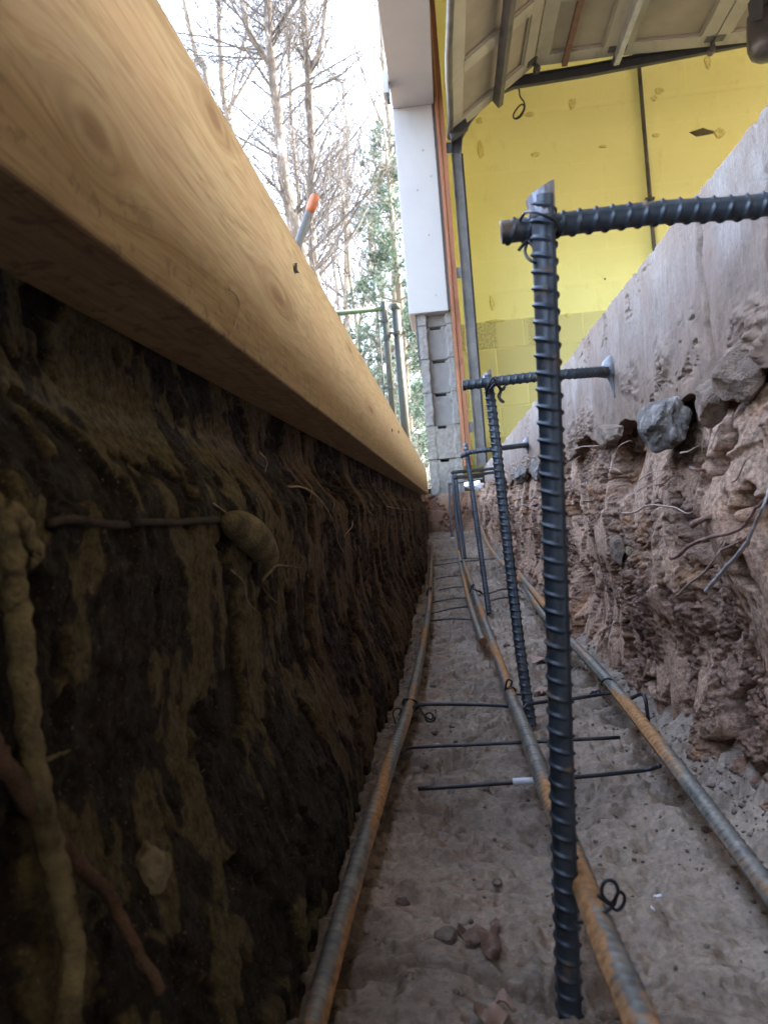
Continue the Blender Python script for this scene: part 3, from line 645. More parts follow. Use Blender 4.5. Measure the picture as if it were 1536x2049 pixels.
def root_(pl, x, r, m, label, name='root', tip=.35, depth=None, branches=()):
    side = -1 if x < 0 else 1
    base_ = [P(q[0], q[1], x=x) for q in pl]; srf = [surf_pt(min(max(q[0], -60), 1600), q[1], side, r*(1.5 if x < -.12 and r > .003 else .7)) for q in pl]
    pts = [(b_ if (b_.x-c_.x)*side < 0 else c_) for b_, c_ in zip(base_, srf)]
    pts[-1] = pts[-1] if side < 0 else surf_pt(pl[-1][0], pl[-1][1], side, 0); pts = crom(pts, 7)
    rnd = random.Random(len(label)*7+int(pl[0][0])); n = len(pts)
    pts = [q+Vector((rnd.gauss(0, 1), rnd.gauss(0, 1), rnd.gauss(0, 1)))*r*.10 for q in pts]
    mb = MB(); mb.tube(pts, [r*(1-(1-tip)*i/n)*(1+.09*mnoise.noise(Vector((i*.25, len(label), 0)))) for i in range(n)], 8)
    tag(mb.build(name, m, smooth=True), label, 'root', 'roots sticking out of the soil')
def z4(l): return [(1000+q[0]*.349, 650+q[1]*.349)+tuple(q[2:]) for q in l]
def z7(l): return [(q[0]*.61, 800+q[1]*.61)+tuple(q[2:]) for q in l]
root_(z4([(400,750),(430,715),(470,698),(560,692),(640,672)]), .2, .0011, M_rootp, 'pale root curling out just below the slab, beyond the nearest upright')
root_(z4([(385,805),(430,770),(470,745)]), .2, .001, M_rootp, 'short pale root under the curling one')
root_(z4([(70,1070),(120,1035),(160,1030),(200,980),(260,935)]), .196, .0018, M_rootp, 'wavy pale root between the first two uprights')
root_(z4([(700,1080),(770,1075),(850,1035),(950,1040),(1010,1050),(1070,1080),(1130,1060)]), .196, .0012, M_rootp, 'tan root arching level across the soil face')
root_(z4([(980,1335),(1020,1325),(1080,1270),(1200,1220),(1330,1190),(1400,1150),(1460,1060),(1536,980),(1640,850)]), .183, .0019, M_rootr, 'thick reddish root running up to the frame edge')
root_(z4([(1180,1530),(1230,1470),(1290,1400),(1400,1270),(1440,1190),(1480,1100),(1520,1010),(1560,880)]), .176, .0017, M_rootg, 'smooth pale grey root rising steeply at the frame edge')
root_(z4([(1010,1560),(1090,1480),(1160,1430),(1210,1370),(1250,1310),(1290,1240)]), .184, .0012, M_rootp, 'thin brown root hanging below the thick reddish one')
root_(z4([(1270,1290),(1340,1260),(1400,1225),(1430,1180)]), .18, .0011, M_rootr, 'short reddish side root linking the two big roots')
root_(z4([(620,820),(660,825),(700,850),(780,890)]), .197, .0007, M_rootp, 'fine root slanting down left of the crossing rootlets')
root_(z4([(740,940),(800,890),(860,850),(930,830),(1000,810)]), .196, .0006, M_rootp, 'fine rootlet crossing upward under the dark stone')
root_(z4([(890,920),(940,905),(980,870),(1020,855)]), .193, .0010, M_rootr, 'short stout rootlet under the dark stone')
root_(z4([(780,960),(870,900),(960,840)]), .196, .0005, M_rootr, 'thin reddish rootlet beside the stout one')
root_(z4([(1330,900),(1360,880),(1400,790),(1440,750),(1490,730)]), .19, .0007, M_rootp, 'fine pale root on the smooth lump at the frame edge')
root_(z4([(1035,735),(1080,725),(1130,695)]), .19, .0009, M_rootp, 'root stub under the dark stone at its right end')
root_(z4([(460,915),(500,910),(530,880)]), .2, .0008, M_rootp, 'tiny bent rootlet near the dark pit')
root_(z4([(480,1005),(520,1008),(545,985)]), .2, .0007, M_rootp, 'tiny curled rootlet below the dark pit')
root_(z4([(560,780),(600,760),(650,765)]), .2, .0009, M_rootr, 'short brown rootlet above the dark pit')
root_(z4([(670,720),(690,690),(740,665),(760,670)]), .2, .0009, M_rootp, 'bent dark rootlet against the crusty lump')
root_(z4([(1100,1150),(1140,1125),(1210,1100)]), .188, .0026, M_rootr, 'short red broken root stub in a pit', tip=.8)
root_(z4([(1090,820),(1130,830),(1190,835)]), .188, .0014, M_rootr, 'reddish root scrap beneath the brown knob', tip=.7)
root_(z7([(-40,330),(20,450),(50,620),(65,760),(85,1000),(120,1250),(165,1450),(205,1620),(240,1800),(225,2000),(220,2080)]), -.137, .0043, M_rooty, 'thick tan root hanging down the shaded face at the frame edge', tip=.8)
root_(z7([(-60,1060),(0,1170),(90,1320),(180,1430),(290,1560),(370,1640),(430,1780),(530,1940)]), -.134, .0032, M_rootb, 'reddish root crossing in front of the thick tan one', tip=.6)
root_(z7([(160,405),(240,392),(330,405),(420,410),(450,400),(560,402),(660,396),(745,395)]), -.146, .0016, M_rootd, 'dark level root leading to the swollen stub', tip=1.2)
root_(z7([(900,545),(940,545),(985,552)]), -.142, .0014, M_rooty, 'tan tail of the swollen stub pointing along the trench')
root_(z7([(900,548),(875,575),(860,600),(870,630),(905,665)]), -.142, .0014, M_rooty, 'forked tan rootlet hanging from the swollen stub')
root_(z7([(0,350),(60,390),(120,500),(90,540)]), -.140, .004, M_rooty, 'stubby tan root elbow above the thick hanging root')
root_(z7([(120,1190),(170,1175),(230,1150)]), -.142, .0012, M_rooty, 'thin tan rootlet beside the thick hanging root')
root_(z7([(945,285),(1000,290),(1060,340),(1100,420),(1110,470),(1140,520)]), -.152, .0011, M_rootp, 'slender root trailing down beyond the swollen stub')
root_(z7([(760,560),(800,600),(812,660),(850,700)]), -.142, .0006, M_rootp, 'hair root falling from the underside of the swollen stub')
root_(z7([(700,340),(760,385),(830,430)]), -.142, .0007, M_rootp, 'fibre lying along the top of the swollen stub')
root_([(700, 1010), (705, 1050), (690, 1075), (712, 1110)], -.15, .0009, M_rootp, 'thin pale root on the far shaded soil under the board')
root_([(787, 1000), (806, 1030), (826, 1062)], -.148, .0013, M_rootp, 'pale straight root near the far end of the shaded face')
root_([(770, 1012), (800, 1018), (838, 1022)], -.148, .0010, M_rootp, 'level root fibre near the end of the board')
for i, (px, py) in enumerate(((520, 905), (610, 960), (655, 985), (735, 1020))):
    root_([(px, py), (px+14, py+18), (px+10, py+40)], -.145, .0006, M_rootp, ['first', 'second', 'third', 'fourth'][i]+' hair root hanging under the board, counted from the camera')
# swollen stub
A_ = surf_pt(452, 1042, -1, .006); B_ = surf_pt(548, 1128, -1, .012)
mb = MB(); ts = [0, .06, .15, .3, .5, .7, .85, .95, 1]; rr = [.003, .006, .0085, .0108, .0115, .0105, .0085, .005, .002]
mb.tube([A_.lerp(B_, t_)+Vector((0, 0, .006*math.sin(t_*3.1))) for t_ in ts], rr, 16)
o = mb.build('root_stub', M_rooty, smooth=True); o.modifiers.new('s', 'SUBSURF').render_levels = 2; o.modifiers['s'].levels = 2
tag(o, 'swollen tan root stub poking out of the shaded soil face', 'root')

def leaf(px, py, size, label, seed, m=M_leaf, up=.004, aspect=.6, curl=1., ex=None):
    q = P(px, py, z=-.236); rnd = random.Random(seed); n = 16; vs = []; rz = rnd.uniform(0, 6.28)
    for i in range(n+1):
        u = i/n; w = math.sin(math.pi*min(1, u*1.02+.02))**.7*(1+.12*math.sin(u*22+seed))*aspect*.5
        for j in range(9):
            v = (j/8-.5)*2; x_ = (u-.5)*size; y_ = v*w*size
            h = size*(.22*curl*v*v*math.sin(u*5+seed)+.12*mnoise.noise(Vector((u*3, v*1.5, seed)))*curl+.10*curl*math.sin(u*7+seed*2)+.05*mnoise.noise(Vector((u*9, v*4, seed))))
            vs.append((x_*math.cos(rz)-y_*math.sin(rz), x_*math.sin(rz)+y_*math.cos(rz), h))
    zmin = min(v[2] for v in vs)
    gx_, gy_ = np.meshgrid(q.x+np.linspace(-.4, .4, 9)*size, q.y+np.linspace(-.4, .4, 9)*size); z0 = float(np.percentile(floor_z(gx_, gy_), 85))-.0005
    mb = MB(); mb.add([(q.x+v[0], q.y+v[1], z0+v[2]-zmin+.0005) for v in vs], [(i*9+j, i*9+j+1, i*9+j+10, i*9+j+9) for i in range(n) for j in range(8)])
    o = mb.build('dead_leaf', m, smooth=True); s_ = o.modifiers.new('t', 'SOLIDIFY'); s_.thickness = .0004
    tag(o, label, 'leaf', 'dead leaves on the trench floor')
leaf(952, 1872, .021, 'crumpled brown leaf on the near floor, left of the nearest upright', 2, curl=1.2)
leaf(980, 1900, .017, 'folded brown leaf piece lying against the crumpled leaf', 6, curl=1.5, aspect=.7)
leaf(990, 1832, .009, 'tiny pinkish leaf scrap behind the crumpled leaf', 3, M_leafp)
leaf(843, 1868, .006, 'tiny tan leaf scrap in the shade left of the crumpled leaf', 4, M_leafp)
leaf(985, 2040, .017, 'rolled red brown leaf at the bottom of the frame', 9, M_leafp, curl=1.6)
leaf(1000, 2000, .014, 'small pale leaf piece above the rolled leaf', 12, M_leafp)
leaf(1085, 1322, .050, 'pale pink leaf flat on the floor right of the second upright', 5, M_leafp, curl=.3)
leaf(1085, 1388, .036, 'pinkish leaf by the kinked cross wire', 8, M_leafp, curl=.5)
leaf(1312, 1765, .006, 'whitish scrap on the near floor, right of the double looped tie', 10, M_tape, curl=.4)
leaf(1305, 1812, .006, 'thin white sliver in front of the whitish scrap', 13, M_tape, curl=.4, aspect=.2)
leaf(1216, 1282, .02, 'brown leaf scrap at the foot of the soil face', 14, M_leaf, curl=.6)

# ------------------------------------------------------------------ garage
gar = empty('garage', (0, 5.0, .09)); tag(gar, 'garage with yellow painted inside walls, grey block pier and white trim', 'garage')
# block pier
PW0, PW1 = P(846, 780, y=4.5).x, .096
joints = [.09, .243, .446, .649, .852, 1.055, 1.19]
joints[1:6] = [P(905, yj, y=4.5).z for yj in (917, 849, 782, 714, 646)]
for i in range(len(joints)-1):
    z0, z1 = joints[i]+.003, joints[i+1]-.003
    xs = np.linspace(PW0, PW1, 70); zs = np.linspace(z0, z1, 60); Xb, Zb = np.meshgrid(xs, zs, indexing='ij')
    deep = (.05 if i >= 2 else .004)
    edgeL = PW0+.052+fbm(Zb*14, Zb*0, 3, 600+i)*.008; edgeR = PW1-.035+fbm(Zb*14, Zb*0+4, 3, 620+i)*.01
    prof = sst(-.004, .006, Xb-edgeL)*sst(.004, -.006, Xb-edgeR)*deep
    rough_ = fbm(Xb*30, Zb*30, 4, 640+i, .6)*.0028*(1-sst(0, .01, prof)*.75)
    Yb = 4.5+prof-rough_+(random.uniform(-.003, .003))
    slot = (Xb > -.03)*(Xb < .035+random.uniform(-.02, .01))*(Zb > z1-.013); Yb = Yb+slot*.2*(i < 5)
    V = np.stack([Xb, Yb, Zb], -1)
    # close the block: wrap front border back to y=4.89
    Vp = np.pad(V, ((1, 1), (1, 1), (0, 0)), mode='edge'); Vp[0, :, 1] = Vp[-1, :, 1] = Vp[:, 0, 1] = Vp[:, -1, 1] = 4.89
    grid_mesh('block', Vp, M_cmuw if i in (2, 3, 4, 5) else M_cmu, gar)
mb = MB(); mb.box((PW0+.006, 4.512, .085), (PW0+.05, 4.885, 1.185)); mb.box((PW1-.03, 4.512, .085), (PW1-.004, 4.885, 1.185)); mb.box((PW0+.052, 4.556, .085), (-.035, 4.885, 1.185)); mb.build('mortar', M_cmu, gar)
mb = MB(); mb.box((PW0, 4.89, .09), (PW1, 5.6, 3.3)); mb.build('return_wall', M_cmu, gar)
mb = MB(); mb.box((PW0-.012, 4.50, .86), (PW0-.001, 4.9, 1.186)); mb.build('flashing', M_dark, gar)
zt = P(860, 624, y=4.46).z; zh = P(830, 212, y=4.46).z
mb = MB(); mb.box((-.146, 4.46, zt), (.083, 4.92, zh)); mb.build('trim_post', M_white, gar, bevel=.003)
for (px, py) in ((858, 470), (846, 300), (872, 590), (835, 380), (862, 352)):
    p = P(px, py, y=4.459); mb = MB(); mb.tube([(p.x, 4.4605, p.z), (p.x, 4.458, p.z)], .0055, 10); mb.build('nail_head', M_nail, gar)
mb = MB(); mb.box((-.146, -1.3, zh), (.094, 4.92, zh+.32)); mb.build('header', M_white, gar, bevel=.004)
mb = MB(); mb.box((-.140, -1.3, zh+.32), (.09, 5.6, 3.6)); mb.build('gable_wall', M_siding, gar)
# ragged edge between trim and jamb
zs = np.linspace(zt, zh+.4, 260); mb = MB()
for i in range(len(zs)-1):
    r0 = .0055+.003*mnoise.noise(Vector((zs[i]*40, 0, 0)))+.003*mnoise.noise(Vector((zs[i]*9, 3, 0)))
    r1 = .0055+.003*mnoise.noise(Vector((zs[i+1]*40, 0, 0)))+.003*mnoise.noise(Vector((zs[i+1]*9, 3, 0)))
    mb.add([(.0835-r0*.4, 4.455, zs[i]), (.099, 4.455, zs[i]), (.099, 4.455, zs[i+1]), (.0835-r1*.4, 4.455, zs[i+1])], [(0, 1, 2, 3)])
o = mb.build('torn_sheathing', M_caulk, gar); s_ = o.modifiers.new('t', 'SOLIDIFY'); s_.thickness = .01; s_.offset = -1
mb = MB(); mb.box((.0995, 4.43, .245), (.116, 4.50, 3.4)); mb.build('jamb', M_jamb, gar, bevel=.002)
mb = MB(); mb.box((.1185, 4.44, .245), (.146, 4.49, 3.4)); mb.build('jamb', M_jamb, gar, bevel=.002)
# yellow side wall, ceiling, other walls with openings
YW = 5.4
mb = MB(); mb.box((.096, YW, .2), (7.0, YW+.2, 3.6)); mb.build('side_wall', M_yellow, gar)
mb = MB(); mb.box((.096, 4.95, .245), (.11, YW-.002, 3.4)); mb.build('inner_lining', M_yellow, gar)
mb = MB(); mb.box((-.139, -4.2, 3.601), (7.3, 5.9, 3.75)); mb.build('roof', M_ceil, gar)
mb = MB(); mb.box((.1, -4.2, .14), (7.0, -4.0, 3.6)); mb.build('near_side_wall', M_ceil, gar)
mb = MB()
mb.box((-.14, -4.2, .14), (.09, -1.3, 3.6)); mb.build('front_wall', M_siding, gar)
mb = MB()
for (y0, y1, z0, z1) in ((-4.0, 5.4, .14, .9), (-4.0, 5.4, 2.6, 3.6), (-4.0, -3.3, .9, 2.6), (-.3, 1.2, .9, 2.6), (4.6, 5.4, .9, 2.6)):
    mb.box((7.0, y0, z0), (7.15, y1, z1))
mb.build('back_wall', M_ceil, gar)  # unseen wall; window openings added so sunlight bounces onto the form board
# scars on the yellow wall
def scar(px, py, w, h, m, nm='patch', t_=.0085):
    p = P(px, py, y=YW-.002); mb = MB(); rnd = random.Random(int(px)); n_ = 9
    ring = [(p.x+w*.5*math.cos(6.283*i/n_)*rnd.uniform(.7, 1.3), p.z+h*.5*math.sin(6.283*i/n_)*rnd.uniform(.7, 1.3)) for i in range(n_)]
    mb.add([(x_, YW-.0005, z0) for x_, z0 in ring]+[(p.x+(x_-p.x)*.8, YW-t_, p.z+(z0-p.z)*.8) for x_, z0 in ring], [(i, (i+1)%n_, n_+(i+1)%n_, n_+i) for i in range(n_)]+[tuple(range(n_, 2*n_))])
    mb.build(nm, m, gar)
for q in ((1402, 264, .16, .05, M_holeshade, 'dark_hole_patch'), (1438, 266, .07, .07, M_yel2), (1415, 124, .045, .12, M_yel2), (1318, 182, .07, .05, M_yel2), (1308, 196, .05, .04, M_yel2), (1144, 205, .06, .09, M_yel2), (1058, 228, .08, .04, M_yel2), (1071, 308, .06, .04, M_yel2), (958, 240, .05, .05, M_yel2),
          (962, 300, .04, .12, M_yel2), (1312, 270, .05, .03, M_yel2), (1205, 293, .05, .03, M_yel2), (990, 642, .12, .03, M_yel2), (1136, 630, .05, .03, M_yel2), (1128, 452, .02, .02, M_holeshade), (1210, 558, .015, .015, M_holeshade), (984, 606, .03, .1, M_yel2)):
    scar(*q)
# plaster coat bands on the wall: real 4 mm steps, edges following the photograph's seams
for (a_, b_) in (((960, 252), (1536, 182)), ):
    z0 = P(1100, 224, y=YW).z; mb = MB(); mb.box((.2, YW-.004, z0), (6.9, YW, 3.5)); mb.build('plaster_band', M_yellow, gar)
z0 = P(1100, 374, y=YW).z; z1 = P(1150, 572, y=YW).z
mb = MB(); mb.box((.2, YW-.003, z1), (6.9, YW, z0)); mb.build('plaster_band', M_yellow, gar)
# conduit
c0, c1 = P(1293, 320, y=YW-.03), None
cd = empty('conduit', (c0.x, c0.y, .25)); tag(cd, 'thin grey conduit running up the yellow wall', 'pipe')
mb = MB(); mb.tube([(c0.x, c0.y, .246), (c0.x+.003, c0.y, 1.5), (c0.x, c0.y, 3.55)], .0135, 12); mb.build('pipe', M_steel, cd, smooth=True)
for z0 in (1.0, 2.0, 3.0):
    mb = MB(); mb.box((c0.x-.03, YW-.046, z0), (c0.x+.03, YW-.014, z0+.015)); mb.build('strap', M_steel, cd)
# utility box on the outside
p = P(776, 172, y=4.2); mb = MB(); mb.box((p.x-.03, p.y-.03, p.z-.05), (-.147, p.y+.05, p.z+.07)); ub = empty('wall_box', (-.147, p.y, p.z)); tag(ub, 'small white box on the outer face of the trim post', 'box'); mb.build('housing', M_white, ub, bevel=.004)
mb = MB(); mb.box((p.x-.012, p.y-.02, p.z-.078), (-.147, p.y+.04, p.z-.052)); mb.build('base', M_dark, ub)

# ------------------------------------------------------------------ overhead door
DY1, DY0 = 4.40, -.9
pts = [P(903, 272, y=DY1), P(1066, 133, y=DY1), P(1229, 112, y=DY1), P(1433, 70, y=DY1-.1)]
prof = [Vector((q.x, 0, q.z)) for q in pts]
dirn = (prof[3]-prof[2]).normalized()
while prof[-1].x < 2.6: prof.append(prof[-1]+dirn*.53)
gd = empty('garage_door', (prof[0].x, DY1, prof[0].z)); tag(gd, 'raised sectional garage door seen from below with recessed panels', 'garage door')
ya = Vector((0, -1, 0))
for i in range(len(prof)-1):
    A_, B_ = prof[i], prof[i+1]; dx = (B_-A_); Lw = dx.length; ex = dx.normalized(); nz = Vector((-ex.z, 0, ex.x))     # normal, up
    A0 = A_+ex*.003; Lw -= .006; bx = Vector((0, DY1, 0)); TH = .035
    mb = MB(); rail = .075; Wd = DY1-DY0; npan = 9; pitch_ = Wd/npan; st = .05
    mb.obox(A0+bx, ex*rail, ya*Wd, nz*TH); mb.obox(A0+ex*(Lw-rail)+bx, ex*rail, ya*Wd, nz*TH)
    for k_ in range(npan+1):
        y0 = k_*pitch_-(st if 0 < k_ < npan else (0 if k_ == 0 else 2*st)); mb.obox(A0+ex*rail+bx+ya*max(0, y0), ex*(Lw-2*rail), ya*2*st, nz*(TH-.002))
    sec = mb.build('section', M_door, gd, bevel=.002)
    for k_ in range(npan):
        y0 = k_*pitch_+(2*st if k_ == 0 else st); wd = pitch_-(3*st if k_ == 0 or k_ == npan-1 else 2*st)
        mb = MB(); o_ = A0+ex*(rail-.001)+bx+ya*(y0-.001)+nz*.020
        mb.obox(o_, ex*(Lw-2*rail+.002), ya*(wd+.002), nz*.008)
        # moulding lip round the recess
        for (oa, e1, e2) in ((0, .012, wd), (Lw-2*rail-.012, .012, wd)):
            mb.obox(A0+ex*(rail+oa)+bx+ya*y0+nz*.008, ex*e1, ya*e2, nz*.011)
        for oa in (0, wd-.012):
            mb.obox(A0+ex*(rail+.012)+bx+ya*(y0+oa)+nz*.009, ex*(Lw-2*rail-.024), ya*.012, nz*.010)
        p_ = mb.build('panel', M_doorp, sec); p_.location = (0, 0, 0)
    # hinge at far end
    mb = MB(); H_ = B_+bx+ya*.05; mb.obox(H_-ex*.05-nz*.006, ex*.1, ya*.05, nz*.006); mb.tube([H_-nz*.012+ya*-.02, H_-nz*.012+ya*.06], .006, 8)
    mb.tube([H_-nz*.03+ya*-.06, H_-nz*.03+ya*-.02], .02, 14); mb.obox(H_-ex*.012-nz*.04+ya*-.02, ex*.024, ya*.012, nz*.04); mb.build('hinge', M_steel, gd)
def strut(q, m, hgt=.05, name='strut', nm_t=.4):
    s0 = None
    for i in range(len(prof)-1):
        if prof[i].x <= q.x <= prof[i+1].x: s0 = i
    A_, B_ = prof[s0], prof[s0+1]; ex = (B_-A_).normalized(); nz = Vector((-ex.z, 0, ex.x)); t_ = (q.x-A_.x)/ex.x; o_ = A_+ex*t_+Vector((0, DY1-.005, 0))
    mb = MB(); Wd = DY1-DY0-.02
    mb.obox(o_-nz*.004, ex*.022, ya*Wd, nz*.003); mb.obox(o_-nz*hgt, ex*.004, ya*Wd, nz*(hgt-.005)); mb.obox(o_-nz*hgt-nz*.004, ex*.03, ya*Wd, nz*.004); mb.build(name, m, gd)
strut(P(985, 208, y=DY1), M_steel, .052); strut(P(1123, 130, y=DY1), M_strutr, .02); strut(P(1226, 118, y=DY1), M_gal, .05)
mb = MB(); a0 = prof[0]+Vector((-.012, 0, -.004)); mb.tube([a0+Vector((0, DY1, 0))]+[a0+Vector((.006*math.sin(k_*1.3), DY1-k_*.2, .004*math.sin(k_)))for k_ in range(1, 26)], .017, 10); mb.build('weather_seal', M_steel, gd, smooth=True)
mb = MB(); b0 = prof[0]+Vector((.0, DY1, 0)); mb.obox(b0+Vector((-.005, -.08, -.055)), Vector((.10, 0, .06)), Vector((0, .05, 0)), Vector((-.01, 0, .05))); mb.build('corner_bracket', M_dark, gd, bevel=.004)
# tracks
tr = empty('door_track', (.2, 4.42, .244)); tag(tr, 'dark steel track rising beside the jamb and turning inward under the door', 'track')
T0, T1 = P(956, 886, y=4.42), P(915, 300, y=4.42)
xt = (T0.x+T1.x)/2; hz = P(1180, 128, y=4.42); hz2 = P(1536, 66, y=4.42)
bend = [Vector((xt, 4.43, .245)), Vector((xt, 4.43, 1.2)), Vector((xt, 4.43, T1.z-.25)), Vector((xt, 4.43, T1.z))]
line = bend+[Vector((xt+.015, 4.43, T1.z+.09)), Vector((xt+.08, 4.43, T1.z+.19)), Vector((xt+.2, 4.43, hz.z-.08)), Vector((xt+.36, 4.43, hz.z-.035)), Vector((hz.x, 4.43, hz.z-.02)), Vector((hz2.x, 4.43, hz2.z-.0)), Vector((3.0, 4.43, hz2.z+.05))]
line = [q for q in line]
def channel(line, name, m, parent, w=.052, dpt=.03):
    vs = []; pr = [(-w/2, 0), (-w/2, dpt), (w/2, dpt), (w/2, 0), (w/2-.004, 0), (w/2-.004, dpt-.004), (-w/2+.004, dpt-.004), (-w/2+.004, 0)]
    for i, p in enumerate(line):
        t_ = (line[min(i+1, len(line)-1)]-line[max(i-1, 0)]).normalized(); nrm = Vector((-t_.z, 0, t_.x))
        for (u, v) in pr: vs.append(p+nrm*u+Vector((0, v, 0)))
    n_ = 8; mb = MB(); mb.add(vs, [(i*n_+j, i*n_+(j+1)%n_, (i+1)*n_+(j+1)%n_, (i+1)*n_+j) for i in range(len(line)-1) for j in range(n_)]+[tuple(range(n_))[::-1], tuple(range((len(line)-1)*n_, len(line)*n_))]); return mb.build(name, m, parent)
channel(line[:4], 'vertical_track', M_steel, tr, .055)
channel(line[3:], 'horizontal_track', M_dark, tr, .062)
mb = MB(); mb.box((xt-.018, 4.466, .26), (xt+.040, 4.470, T1.z)); mb.build('angle_iron', M_dark, tr)
zb1 = P(900, 294, y=4.45).z; mb = MB(); mb.box((.147, 4.452, zb1-.03), (xt-.02, 4.458, zb1+.03)); mb.build('bracket', M_dark, tr)
zb1 = P(918, 545, y=4.45).z; mb = MB(); mb.box((.147, 4.452, zb1-.03), (xt-.02, 4.458, zb1+.03)); mb.build('bracket', M_steel, tr)
zb1 = P(938, 855, y=4.45).z; mb = MB(); mb.box((.147, 4.452, zb1-.03), (xt-.02, 4.458, zb1+.03)); mb.build('bracket', M_steel, tr)
# hanging wire
wp = [P(1030, 168, y=4.5), P(1038, 178, y=4.5), P(1040, 192, y=4.5), P(1048, 204, y=4.5), P(1049, 218, y=4.5), P(1040, 234, y=4.52), P(1029, 237, y=4.52), P(1027, 228, y=4.5), P(1036, 214, y=4.48), P(1045, 208, y=4.48), P(1048, 216, y=4.48), P(1040, 230, y=4.5), P(1030, 237, y=4.5)]
mb = MB(); mb.tube(crom(wp, 6), .0042, 6); tag(mb.build('hanging_wire', M_black, smooth=True), 'black wire coil dangling below the door track', 'wire')
# opener unit
oc = P(1530, 72, y=3.7); op = empty('door_opener', oc); tag(op, 'dark door opener unit with a rounded housing under the door', 'door opener')
mb = MB(); mb.tube([oc+Vector((.005, 0, .10)), oc+Vector((.005, 0, .02)), oc+Vector((0, 0, -.05)), oc+Vector((0, 0, -.085)), oc+Vector((0, 0, -.103)), oc+Vector((0, 0, -.108))], [.075, .082, .080, .068, .045, .01], 24); mb.build('housing', plain('opener_black', (.05, .045, .045), .35, 0, var=.4, sc_=10), op, smooth=True)
mb = MB(); hx = [(-.065, .10), (-.100, .065), (-.098, .0), (-.085, -.02), (-.045, -.015), (-.03, .10)]
mb.add([(oc.x+u, oc.y-.09, oc.z+v+.045) for u, v in hx]+[(oc.x+u, oc.y-.082, oc.z+v+.045) for u, v in hx], [tuple(range(6)), tuple(range(6, 12))[::-1]]+[(i, i+6, (i+1)%6+6, (i+1)%6) for i in range(6)]); mb.build('bracket', M_dark, op)
mb = MB(); mb.tube([oc+Vector((-.006, -.08, .05)), oc+Vector((-.006, -.1, .05))], .006, 10); mb.build('bolt', M_steel, op)
mb = MB(); mb.box((oc.x-.02, oc.y-.09, oc.z+.10), (oc.x+.2, oc.y+.09, oc.z+.24)); mb.build('motor_case', M_black, op, bevel=.01)

# ------------------------------------------------------------------ fence gate
FY = 6.2
ga = P(765, 603, y=FY); gb = P(790, 607, y=FY); gx = P(783, 800, y=FY).x
gt = empty('fence_gate', (gx, FY, .14)); tag(gt, 'black chain link gate leaf left of the block pier', 'gate')
mb = MB(); mb.tube([(gx, FY, .2), (gx, FY, ga.z-.01), (gx, FY, ga.z)], [.024, .024, .014], 14); mb.build('frame_post', M_black, gt, smooth=True)
rz = P(700, 624, y=FY).z
mb = MB(); mb.tube([(gx, FY, rz), (gx-1.0, FY, rz), (gx-3, FY, rz)], .021, 12); mb.build('top_rail', M_green, gt, smooth=True)
mb = MB(); mb.tube([(gx, FY, .24), (gx-3, FY, .24)], .021, 12); mb.build('bottom_rail', M_green, gt, smooth=True)
tx = gx-.055
mb = MB(); mb.tube([(tx, FY, .22), (tx, FY, rz+.05)], .007, 8); mb.build('tension_bar', M_black, gt, smooth=True)
for zc_ in (P(775, 642, y=FY).z, P(779, 776, y=FY).z, .5):
    mb = MB(); mb.box((tx-.008, FY-.028, zc_-.012), (gx+.02, FY-.022, zc_+.012)); mb.tube([(gx, FY, zc_-.014), (gx, FY, zc_+.014)], .028, 12); mb.build('band', M_black, gt)
mb = MB(); dia = .072
for k_ in range(44):
    for sgn in (1, -1):
        x0 = tx-k_*dia+ (0 if sgn == 1 else 0); pts_ = []; z_c = .24; xx = x0
        n_ = int((rz+.035-.24)/(dia/2))
        zig = [(x0-(j % 2)*dia/2*sgn-(dia/2 if sgn == -1 else 0)*0, FY+.004*sgn*(1 if j % 2 else -1), .24+j*dia/2) for j in range(n_+1)]
        if sgn == 1: mb.tube(zig, .0028, 4)
for k_ in range(44):
    n_ = int((rz+.035-.24)/(dia/2)); x0 = tx-k_*dia-dia
    zig = [(x0+(j % 2)*dia/2, FY-.004*(1 if j % 2 else -1), .24+j*dia/2) for j in range(n_+1)]; mb.tube(zig, .0028, 4)
mb.build('chain_mesh', M_black, gt)
fx = P(806, 800, y=FY).x
fp = empty('fence_post', (fx, FY, .14)); tag(fp, 'thick black gate post with a cap, right of the gate leaf', 'post')
mb = MB(); mb.tube([(fx, FY, .1), (fx, FY, gb.z-.03)], .034, 18); mb.build('pipe', M_black, fp, smooth=True)
mb = MB(); mb.tube([(fx, FY, gb.z-.055), (fx, FY, gb.z-.01), (fx, FY, gb.z)], [.038, .038, .02], 18); mb.build('cap', M_black, fp, smooth=True)
zc_ = P(797, 668, y=FY).z
mb = MB(); mb.tube([(fx, FY, zc_-.012), (fx, FY, zc_+.016)], .040, 14); mb.box((gx, FY-.055, zc_-.035), (gx+.035, FY-.043, zc_-.01)); mb.box((gx+.025, FY-.055, zc_-.03), (gx+.037, FY-.043, zc_+.01)); mb.box((gx+.03, FY-.055, zc_-.005), (fx, FY-.043, zc_+.01)); mb.box((fx+.03, FY-.012, zc_-.01), (fx+.065, FY, zc_+.015)); mb.build('hinge', M_black, fp)
mb = MB(); mb.tube([(gx, FY, zc_-.045), (gx, FY, zc_-.01)], .03, 12); mb.build('hinge', M_black, fp)

